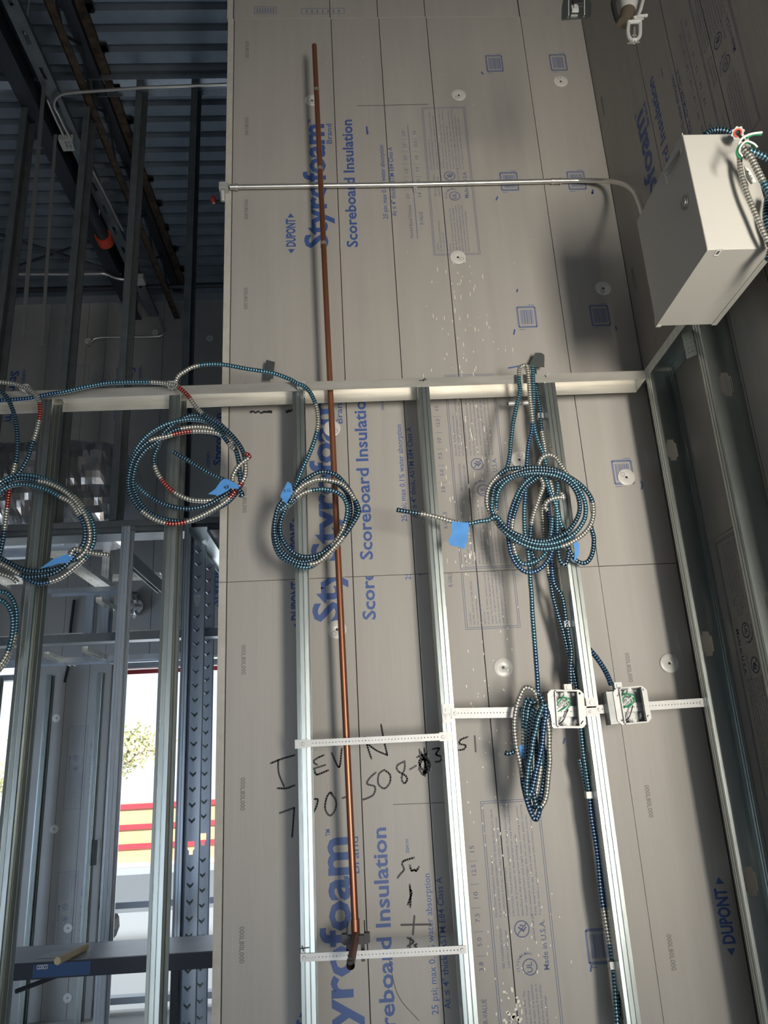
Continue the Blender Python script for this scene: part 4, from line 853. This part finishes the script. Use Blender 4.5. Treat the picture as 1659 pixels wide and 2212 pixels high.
for x in (308, 527): MB().tube([PY(1180 + x / 6.381, -8, YC - .003), PY(1180 + x / 6.381, 33 if x < 400 else 31, YC - .003)], .0014, 6).build('rolled_edge', ZINC, t)
P = PY(1242, 19, YC - .006); MB().box(-.0085, .0085, -.003, .003, -.009, .009, T(P)).cyl(P + Vector((0, -.009, 0)), P, .005, 10).build('square_nut', ZINC, t)
P = PY(1248, 6, YC - .004); MB().box(-.012, .012, -.002, .002, -.003, .016, T(P)).build('slot', BLACK, t)
# ================================================================== UPPER STEEL AT LEFT
tp = thing('tall_stud_partition', 'dark tall stud frame rising to the ribbed deck beyond the wall end', 'metal framing')
track(tp, (-3.4, 2.08, 6.905), (-.06, 2.08, 6.905), wd=.155, fl=.055, m=GALVB)
for x in (-2.26, -1.90, -1.445, -1.07, -.66):
    stud(tp, x, 2.082, 3.36, 6.895, fl=.045, wd=.15, m=[GALVD, GALVD], lip=.012)
MB().box(-3.4, -.06, 2.076, 2.24, 3.27, 3.355).build('header_beam', GALVD, tp)
# two narrow straps
for lab, a, b in (('left pale flat hanging strap in the dark upper bay', (98, 150), (48, 730)), ('right pale flat hanging strap in the dark upper bay', (120, 290), (90, 745))):
    A = PY(*a, 1.9); B = PY(*b, 1.9); mb = MB(); w_ = .014 if a[0] < 110 else .011; d = Vector((w_, 0, 0)); e = Vector((0, .003, 0))
    mb.add([A - d, A + d, B + d, B - d, A - d + e, A + d + e, B + d + e, B - d + e], [(0, 3, 2, 1), (4, 5, 6, 7), (0, 1, 5, 4), (1, 2, 6, 5), (2, 3, 7, 6), (3, 0, 4, 7)]); o = mb.build('hanging_strap', mat('strap_grey', (.13, .135, .13), .6), None); tag(o, lab, 'strap')
# beams and joists under the deck, running away from the camera
t = thing('steel_beam', 'dark steel beam under the deck, seen furthest left', 'beam')
MB().box(-1.90, -1.78, -.5, FAR - .02, 6.60, 6.615).box(-1.845, -1.835, -.5, FAR - .02, 6.615, 6.90).box(-1.90, -1.78, -.5, FAR - .02, 6.89, 6.925).build('web_and_flanges', DARKST, t)
t = thing('slotted_channel', 'grey slotted channel running beside the dark steel beam', 'beam')
hl = [rect(.3 + .28 * i, .3 + .28 * i + .10, -.012, .012) for i in range(17)]
vs, fs = plate(rect(0, 5.4, -.05, .05), hl, .003); mb = MB(); mb.add([Vector((-1.64 + v.y, -.5 + v.x, 6.62 + v.z)) for v in vs], fs); mb.box(-1.69, -1.686, -.5, 4.9, 6.62, 6.66).box(-1.594, -1.59, -.5, 4.9, 6.62, 6.66); mb.build('slotted_face', GALVD, t)
for k in range(4): MB().cyl((-1.64, .2 + k * 1.3, 6.62), (-1.64, .2 + k * 1.3, 6.925), .006, 8).build('hanger_rod', ZINC, t)
t = thing('bar_joist', 'brown splattered open web joist under the deck', 'beam')
MB().box(-1.42, -1.365, -.5, FAR - .02, 6.60, 6.612).box(-1.425, -1.415, -.5, FAR - .02, 6.60, 6.65).build('bottom_chord', RUST, t)
MB().box(-1.42, -1.34, -.5, FAR - .02, 6.86, 6.925).build('top_chord', DARKST, t)
mb = MB(); k = 0; yy = -.3
while yy < FAR - .7: mb.cyl((-1.39, yy, 6.612), (-1.39, yy + .3, 6.87), .011, 6); mb.cyl((-1.39, yy + .3, 6.87), (-1.39, yy + .6, 6.612), .011, 6); yy += .6
mb.build('web_rods', DARKST, t)
mb = MB(); yy = 0.2; rn = random.Random(5)
while yy < FAR - .4:
    x = -1.32; 
    for q in range(5): mb.box(x + rn.uniform(-.04, .05), x + rn.uniform(.06, .10), yy + rn.uniform(0, .03), yy + rn.uniform(.04, .08), 6.902, 6.928)
    yy += .326
o = mb.build('mastic_smears', SOOT, t); o['kind'] = 'stuff'
MB().box(-1.335, -1.27, .2, FAR - .1, 6.90, 6.93).build('firestop_strip', RUST, t)
# second joist set left
t = thing('left_bar_joist', 'dark joist end near the far wall at the left photo edge', 'beam')
MB().box(-3.3, -3.2, 1.5, FAR - .02, 6.60, 6.63).box(-3.3, -3.2, 1.5, FAR - .02, 6.86, 6.925).build('chords', DARKST, t)
mb = MB(); yy = 1.6
while yy < FAR - .7: mb.cyl((-3.25, yy, 6.62), (-3.25, yy + .3, 6.87), .012, 6); mb.cyl((-3.25, yy + .3, 6.87), (-3.25, yy + .6, 6.62), .012, 6); yy += .6
mb.build('web_rods', DARKST, t)
t = thing('joist_bridging', 'thin crossed bridging rods between the joists near the far wall', 'brace')
MB().cyl(PZ(-5, 505, 6.7), PZ(262, 592, 6.62), .016, 8).build('rod', DARKST, t); MB().cyl(PZ(5, 585, 6.62), PZ(200, 520, 6.7), .013, 8).build('rod', DARKST, t)
o = MB().box(-6, 1.5, FAR - .14, FAR - .002, 6.84, 6.925).build('far_wall_head_angle', GALVB, None); tag(o, 'pale steel angle along the top of the far wall under the deck', 'trim')
tt = thing('deck_edge_tube', 'thin horizontal dark tube in front of the far wall head', 'pipe'); MB().cyl((-4, FAR - .5, 6.68), (.0, FAR - .5, 6.68), .028, 10).build('tube', DARKST, tt, smooth=True)
# conduits near the deck
def zrun(name, lab, pts, z, r=.016, m=EMT, cat='conduit'):
    t = thing(name, lab, cat); P = [PZ(px, py, z) if len(q) == 0 else PY(px, py, q[0]) for px, py, *q in pts]; MB().tube(catmull(P, .04), r, 10).build('tube', m, t, smooth=True); return t
zrun('deck_conduit', 'thin bright conduit running down from the top left photo corner to a junction box', [(20, -20), (28, 0), (57, 65), (86, 130), (95, 150), (92, 180), (94, 203)], 6.72, .011)
zrun('deck_conduit', 'conduit piece continuing into the top left junction box from behind a stud', [(102, 215), (118, 252), (135, 288), (140, 302)], 6.60, .011)
zrun('deck_conduit', 'conduit crossing level from the wall end then bending down into the junction box', [(498, 182), (400, 186), (300, 190), (200, 197), (155, 200), (130, 205), (118, 218), (118, 232), (126, 246), (138, 272), (152, 298)], 6.58, .012)
zrun('deck_conduit', 'conduit running on from the stud towards the far wall', [(183, 350), (195, 360), (210, 388), (232, 430), (250, 468), (266, 497)], 6.60, .014)
def jbox(lab, q, z, txt=None):
    t = thing('junction_box', lab, 'electrical box'); P = [PZ(*p, z) for p in q]; u = Vector((0, 0, .05)); mb = MB(); mb.add(P + [p + u for p in P], [(0, 1, 2, 3), (7, 6, 5, 4), (0, 4, 5, 1), (1, 5, 6, 2), (2, 6, 7, 3), (3, 7, 4, 0)]); mb.build('body', mat('white_cover', (.42, .43, .41), .5), t)
    if txt:
        A, B = P[3], P[0]; d = (P[1] - P[0]); e = (P[3] - P[0])
        mb = MB()
        for k, s in enumerate(txt):
            vs, fs, wd = text2d(s, 0); O_ = P[0] + d * (.85 - .25 * k) + e * .15 - Vector((0, 0, .002)); mb.add([O_ + e * (x / wd * .6) + d * (yy * .22) for x, yy in vs], fs)
        mb.build('handwritten_note', MARK, t)
    return t
jbox('white junction box cover with scribbled note, high in the upper left', [(125, 302), (157, 301), (162, 326), (137, 327)], 6.56, ['GND', 'C-4,6', 'PNL'])
jbox('small pale junction box high on the far wall under the deck', [(284, 602), (309, 600), (315, 616), (294, 618)], 6.55)
zrun('wall_drop_conduit', 'thin conduit dropping down the dark far wall and turning left in a hook', [(287, 544, 4.6), (295, 560, 4.65), (298, 580, 4.7), (305, 600, 4.8), (316, 636, 4.88), (332, 665, 4.9), (345, 690, 4.9), (355, 712, 4.9), (350, 724, 4.9), (332, 727, 4.9), (270, 728, 4.9), (216, 729, 4.9), (200, 735, 4.9), (190, 748, 4.9)], 0, .014)
zrun('deck_conduit', 'level conduit at far left under the deck ending at the small pale box', [(5, 592), (80, 592), (160, 592), (225, 591), (240, 597), (262, 603), (286, 604)], 6.575, .015)
zrun('deck_conduit', 'hooked conduit end at the extreme upper left', [(-15, 134), (0, 134), (15, 132), (26, 122)], 6.7, .013)
t = zrun('sprinkler_branch', 'thick black pipe with red end cap hanging under the deck', [(182, 425), (202, 470), (224, 512)], 6.45, .055, DARKST, 'pipe')
[MB().cyl(PZ(*q, 6.45), (PZ(*q, 6.45).x, PZ(*q, 6.45).y, 6.93), .006, 6).build('hanger_rod', ZINC, t) for q in ((190, 440), (212, 488))]
A = PZ(222, 508, 6.45); B = PZ(229, 524, 6.45); MB().cyl(A, B, .072, 16).build('red_cap', REDP, t, smooth=True); MB().cyl(B, B + Vector((0, .02, -.03)), .018, 8).build('cap_stem', WHITE, t)
t = thing('red_sprinkler_cap', 'small dark red sprinkler cap just left of the wall end', 'cap'); P = PY(461, 432, .12); MB().cyl(P + Vector((-.002, 0, .018)), P, .007, 14, .012).cyl(P, P + Vector((.002, 0, -.013)), .012, 14, .008).build('cap', mat('dark_red', (.22, .02, .015), .35), t, smooth=True); MB().cyl(P + Vector((.002, 0, -.013)), P + Vector((.002, 0, -.018)), .003, 8).build('tip', ZINC, t); MB().cyl(P + Vector((0, .012, 0)), Vector((-.029, P.y + .012, P.z)), .006, 8).build('nipple', DARKST, t)
# ================================================================== DUCT
t = thing('wrapped_duct', 'crumpled silver foil wrapped duct resting on the header at left', 'duct')
bm = bmesh.new(); NX, NA = 70, 48; x0, x1 = -2.7, PY(278, 1020, 2.4).x; cy, cz, ry, rz = 2.62, 3.715, .36, .33; rn = random.Random(9)
from mathutils import noise as mn
rowsv = []
for i in range(NX + 1):
    u = i / NX; x = x0 + (x1 - x0) * u; e = 1.0 if u < .90 else math.sqrt(max(0.0, 1 - ((u - .90) / .10) ** 2)) * .55 + .45 * (1 - ((u - .90) / .10) * .2)
    rw = []
    for j in range(NA):
        a = 2 * math.pi * j / NA; c_, s_ = math.cos(a), math.sin(a); p = 4.0; k = (abs(c_) ** p + abs(s_) ** p) ** (-1 / p)
        cr = mn.noise(Vector((x * 5, c_ * 3, s_ * 3))) * .05 + abs(mn.noise(Vector((x * 14, c_ * 7, s_ * 9)))) * .028
        sh = 1 + cr * 1.35; rw.append(bm.verts.new((x, cy + ry * c_ * k * max(e, .03) * sh, cz + rz * s_ * k * (max(e, .03) if e > .5 else max(e, .03)) * sh)))
    rowsv.append(rw)
for i in range(NX):
    for j in range(NA): bm.faces.new((rowsv[i][j], rowsv[i][(j + 1) % NA], rowsv[i + 1][(j + 1) % NA], rowsv[i + 1][j]))
bm.faces.new(rowsv[-1]); bm.faces.new(rowsv[0][::-1]); bmesh.ops.recalc_face_normals(bm, faces=bm.faces)
for v in bm.verts: v.co.z = max(v.co.z, 3.40)
me = bpy.data.meshes.new('foil_jacket'); bm.to_mesh(me); bm.free(); me.materials.append(FOIL); link(bpy.data.objects.new('foil_jacket', me), t)
MB().cyl((-2.5, 2.62, 3.715), (-2.5, 2.62, 3.72), .2, 12).build('seam_tape', FOIL, t) if False else None
MB().box(-2.6, -1.52, 2.52, 2.58, 3.356, 3.40).box(-2.6, -1.52, 2.80, 2.86, 3.356, 3.40).build('duct_rail', GALVB, t)
# foil lump in place of the metal wall box is further down
# ================================================================== MIDDLE-LEFT FRAMING
kf = thing('back_stud_frame', 'stud frame tinted blue for haze, behind the foremost studs, with its header tracks', 'metal framing')
KY = 1.85
xk = PY(254, 1300, KY).x
stud(kf, xk, KY, 0, 3.27, fl=.048, m=[KNURLB, KNURLB]); stud(kf, PY(-60, 1300, KY).x, KY, 0, 3.27, fl=.048, m=[KNURLB, KNURLB])
stud(kf, PY(388, 1500, KY).x, KY, 0, 3.27, fl=.036, m=[GALVB, GALVB])
track(kf, (-3.2, KY - .002, 3.275), (-.04, KY - .002, 3.275), m=GALVD)
def htrack(px0, px1, py, y, down=True, wd=.092, m=GALVB, fl=.032, nm='header_track'):
    A = PY(px0, py, y); B = PY(px1, py, y); B.z = A.z; return track(kf, A, B, wd=wd, m=m, down=down, name=nm, fl=fl)
htrack(-60, 480, 1150, 2.12, m=GALVW, wd=.12); htrack(100, 262, 1272, 2.35); htrack(180, 345, 1243, 3.2, m=GALVW)
htrack(-60, 475, 1398, 2.15, down=False, m=GALVD, nm='window_header', fl=.05); htrack(-60, 475, 1377, 2.7, m=GALVW); htrack(-60, 400, 1430, 2.15, m=GALVB)
def dtrack(pa, pb, z, wd=.09, m=GALVW, down=True, fl=.03):
    A = PZ(*pa, z); B = PZ(*pb, z); B.x = A.x; return track(kf, A, B, wd=wd, m=m, down=down, depthdir=(1, 0, 0), name='cross_track', fl=fl)
dtrack((108, 1190), (225, 1272), 3.10, wd=.10); dtrack((272, 1190), (345, 1255), 3.12, wd=.03, fl=.085, m=GALV); dtrack((207, 1290), (245, 1318), 2.93, wd=.04)
dtrack((95, 1408), (138, 1430), 2.55, wd=.03); dtrack((178, 1396), (234, 1426), 2.55, wd=.03); dtrack((-10, 1245), (38, 1262), 3.05, wd=.16)
for px, w_ in ((183, .05), (217, .05)): stud(kf, PY(px, 1330, 2.5).x, 2.5, PY(px, 1378, 2.5).z, PY(px, 1284, 2.5).z, fl=w_, m=[GALVB, GALVB])
stud(kf, PY(222, 1200, 3.0).x, 3.0, PY(222, 1300, 3.0).z, PY(222, 1155, 3.0).z, fl=.05, m=[GALVW, GALVW])
# side partition with chevron webs
sp = thing('side_stud_partition', 'row of studs with chevron embossed webs just left of the wall end', 'metal framing')
for i, (px, pxw, y_) in enumerate(((405, 437, 2.0), (432, 458, 2.41))):
    xa = PY(px, 1500, y_).x; xb = PY(pxw, 1500, y_).x; wd = xb - xa; mb = MB(); L = PY(px + 25, 1178 if i == 0 else 1219, y_).z
    M = Matrix(((0, 1, 0, xa), (1, 0, 0, y_), (0, 0, 1, 0), (0, 0, 0, 1)))   # local x -> +Y (flanges away), local y -> +X
    path = cpath(wd, .034, .008); wi = next(k for k in range(len(path) - 1) if abs(path[k][0]) < 1e-6 and abs(path[k + 1][0]) < 1e-6)
    extrude(path, .0012, L, mb, M, skip=[wi]); hl = []
    hc = PY(424 if i == 0 else 440, 1830 if i == 0 else 1812, y_).z
    for c, in ((hc,),) + (((PY(419, 1298, y_).z,),) if i == 0 else ()):
        cy = wd / 2; hl.append([(cy - .018, c + .03), (cy - .018, c - .008), (cy - .010, c - .016), (cy - .010, c - .035), (cy + .010, c - .035), (cy + .010, c - .016), (cy + .018, c - .008), (cy + .018, c + .03)])
    vs, fs = plate(rect(0, wd, 0, L), hl, .0012); mb.add([M @ Vector((v.z, v.x, v.y)) for v in vs], fs)
    mb.build('stud', GALVB, sp)
    cm = MB(); z = .05
    while z < L - .03:
        if all(abs(z - (sum(q[1] for q in h) / len(h))) > .06 for h in hl):
            for s in (-1, 1):
                a = M @ Vector((-.001, wd / 2, z - .012)); b = M @ Vector((-.001, wd / 2 + s * .017, z + .006)); c = M @ Vector((-.0055, wd / 2 + s * .017, z + .013)); d = M @ Vector((-.0055, wd / 2, z - .003)); e = M @ Vector((-.001, wd / 2, z + .004)); f = M @ Vector((-.001, wd / 2 + s * .017, z + .018))
                cm.add([a, b, c, d, e, f], [(0, 1, 2, 3), (3, 2, 5, 4)])
        z += .0785
    o = cm.build('chevron_embossing', GALV, sp)
A = PZ(409, 1139, 3.17); B = PZ(469, 1230, 3.17); B.x = A.x; track(sp, A, B, wd=.10, m=GALV, depthdir=(1, 0, 0))
# furring studs against the far wall
ff = thing('far_furring_studs', 'thin pale studs standing against the far foam wall left of the bright window', 'metal framing')
for px in (97, 207, -15): stud(ff, PY(px, 1500, 4.80).x, 4.80, 0, 2.80, fl=.045, m=[GALV, GALV], wd=.09)
t = thing('wall_receptacle_bracket', 'grey box bracket fixed beside a far furring stud', 'bracket'); P = PY(199, 1842, 4.86)
MB().box(-.05, .05, -.02, .03, -.10, .10, T(P)).box(-.03, .03, -.03, -.02, -.07, .07, T(P)).build('bracket_body', GALVD, t)
t = thing('broken_foam_strip', 'dark torn slit with dangling strip in the far foam wall', 'debris')
for k, L in enumerate(([(160, 1296), (157, 1320), (153, 1350), (151, 1372)], [(147, 1438), (143, 1460), (140, 1474)])): MB().tube([PY(px, py, FAR - .02) for px, py in L], .014, 6).build('strip', DARKST, t)
t = thing('box_stand_in', 'crumpled foil lump in place of a metal electrical box at the far stud bay above the window header', 'debris'); P = PY(287, 1306, 4.90)  # foil lump built in place of a metal electrical box
bm = bmesh.new(); bmesh.ops.create_icosphere(bm, subdivisions=3, radius=.085)
for v in bm.verts: v.co *= 1 + .5 * mn.noise(v.co * 30); v.co.z *= 1.4; v.co.y *= .5
for v in bm.verts: v.co += P
me = bpy.data.meshes.new('scrap'); bm.to_mesh(me); bm.free(); me.materials.append(FOIL); link(bpy.data.objects.new('crumple', me), t)
# ================================================================== WORK PLATFORM AND DOWEL
pl = thing('work_platform', 'grey work platform with dark blue front band seen between the lower left studs', 'platform')
pz = 1.2
MB().box(-1.9, .0 - .05, .955, 1.27, pz - .02, pz).build('deck_board', PLATF, pl)
MB().box(-1.9, -.05, .945, .96, pz - .058, pz - .001).box(-1.9, -.05, 1.265, 1.28, pz - .058, pz - .001).build('front_band', NAVY, pl)
A = PY(71, 2100, .944); B = PY(150, 2088, .944); MB().box(A.x, PY(196, 2085, .944).x, .9425, .9445, pz - .052, pz - .006).build('band_label', LABELB, pl)
mb = MB(); vs, fs, wd = text2d('COSCO', .02); A = PY(79, 2093, .9415); B = PY(103, 2092, .9415); k = (B.x - A.x) / wd; mb.add([(A.x + x * k, .9415, A.z + yy * .015 / CAPH - .002) for x, yy in vs], fs); mb.build('lettering', WHITE, pl)
mb = MB(); vs, fs, wd = text2d('DANGER', .0); A = PY(250, 2092, .943); B = PY(296, 2089, .943); k = (B.x - A.x) / wd; mb.add([(A.x + x * k, .943, A.z + yy * .014 / CAPH) for x, yy in vs], fs) ; 
S = [PZ(*p, pz + .0008) for p in ((76, 2071), (200, 2066), (200, 2053), (115, 2055))]; mb = MB(); mb.add(S, [(0, 1, 2, 3)]); mb.build('deck_sticker', mat('pale_sticker', (.42, .45, .50), .5), pl)
for (a, b) in (((150, 2098), (34, 2142)), ((464, 2108), (500, 2118))): MB().cyl(PY(*a, 1.1), PY(*b, 1.1), .009, 8).build('brace_rod', DARKST, pl)
for x in (-1.75, -.4):
    for yy in (.98, 1.24): MB().box(x - .015, x + .015, yy - .012, yy + .012, 0, pz - .02).build('leg', DARKST, pl)
dw = PZ(124, 2076, pz + .014); dv = PZ(185, 2046, pz + .014)
MB().cyl(dw, dv, .0135, 18).build('rod', WOOD, thing('wooden_dowel', 'short pale wooden rod lying on the grey work platform', 'dowel'), smooth=True)
# ================================================================== OUTSIDE
g = MB().box(-25, 15, FAR + .3, 60, -.25, -.15).build('ground', mat('pale_concrete_yard', (.75, .74, .70), .8)); g['kind'] = 'structure'
t = thing('yellow_roll_off_container', 'yellow container with red ribs parked outside the window', 'container'); cyy = 19.0
A = PY(256, 1872, cyy); B = PY(330, 1738, cyy); ccx0, ccx1 = A.x - 1.5, A.x + 6
MB().box(ccx0, ccx1, cyy, cyy + 2.2, A.z, B.z).build('body', mat('yellow_paint', (.42, .245, .14), .5, 0, noise=.2, nscale=1), t)
for py_ in (1742, 1786, 1828): z = PY(290, py_, cyy).z; MB().box(ccx0, ccx1, cyy - .08, cyy, z - .06, z + .06).build('rib', mat('red_paint', (.27, .015, .03), .5), t)
MB().box(ccx0, ccx1, cyy - .02, cyy + 2.2, PY(290, 1888, cyy).z, A.z).build('chassis', mat('brown_chassis', (.18, .07, .07), .6), t)
mb = MB()
for k in range(6):
    x = ccx0 + .5 + k * 1.25; mb.cyl((x, cyy + .1, .2), (x, cyy + .4, .2), .35, 16)
mb.build('wheels', BLACK, t)
t = thing('white_trailer', 'white low trailer parked outside in front of the container', 'trailer'); MB().box(-9, -1.2, 8.5, 9.3, .25, PY(280, 1890, 8.5).z).build('body', mat('white_paint', (.9, .9, .9), .4), t)
MB().cyl((-7, 8.45, .1), (-7, 8.7, .1), .25, 14).cyl((-3, 8.45, .1), (-3, 8.7, .1), .25, 14).build('wheel', BLACK, t)
leaf = mat('glare_pale_leaf', (.50, .50, .27), .7, 0, noise=.3, nscale=3); bark = mat('tree_bark', (.22, .18, .16), .8)  # leaf colour lightened to carry the overexposed glare
def tree(lab, x, y, h, seed):
    rn = random.Random(seed); t = thing('oak_tree', lab, 'tree', group=None); mb = MB(); tips = []
    def br(p, d, r, n):
        q = p + d; mb.cyl(p, q, r, 7, r * .65); 
        if n == 0: tips.append(q); return
        for k in range(3): 
            e = Vector((rn.uniform(-1, 1), rn.uniform(-1, 1), rn.uniform(-.1, .8))).normalized(); br(q, (d.normalized() * .5 + e).normalized() * d.length * .78, r * .62, n - 1)
    br(Vector((x, y, -.15)), Vector((0, 0, h * .3)), .28, 5); mb.build('trunk', bark, t)
    lf = MB()
    for q in tips:
        for k in range(22):
            c = q + Vector((rn.gauss(0, .3), rn.gauss(0, .3), rn.gauss(0, .25))); a = Vector((rn.uniform(-1, 1), rn.uniform(-1, 1), rn.uniform(-1, 1))).normalized() * .09; b = a.orthogonal().normalized() * .06
            lf.add([c - a, c + b, c + a, c - b], [(0, 1, 2, 3)])
    o = lf.build('foliage', leaf, t); o['kind'] = 'stuff'
tree('glare-paled oak tree outside directly behind the yellow container', -9.7, 27, 4.3, 1)
tree('lower oak tree outside, left of the taller one behind the yellow container', -16.5, 32, 3.6, 3)
tree('glare-paled oak tree seen in the thin bright gap beside the wall end', -3.9, 36, 4.3, 2)
# ------------------------------------------------------------------ groups of look-alikes
GR = {'cable_coil': 'armoured cable coils hanging on the studs', 'outlet_box': 'open square outlet boxes', 'deck_conduit': 'thin conduits under the deck', 'hanging_strap': 'pale straps in the upper bay',
      'oak_tree': 'oak trees outside', 'bracing_strap': 'perforated bracing straps between studs', 'bent_stud_tab': 'bent tabs above the track', 'junction_box': 'junction boxes in the upper bay', 'cable_run': 'cables running to the outlet boxes'}
for o in scene.objects:
    if o.parent is None and o.name.split('.')[0] in GR: o['group'] = GR[o.name.split('.')[0]]
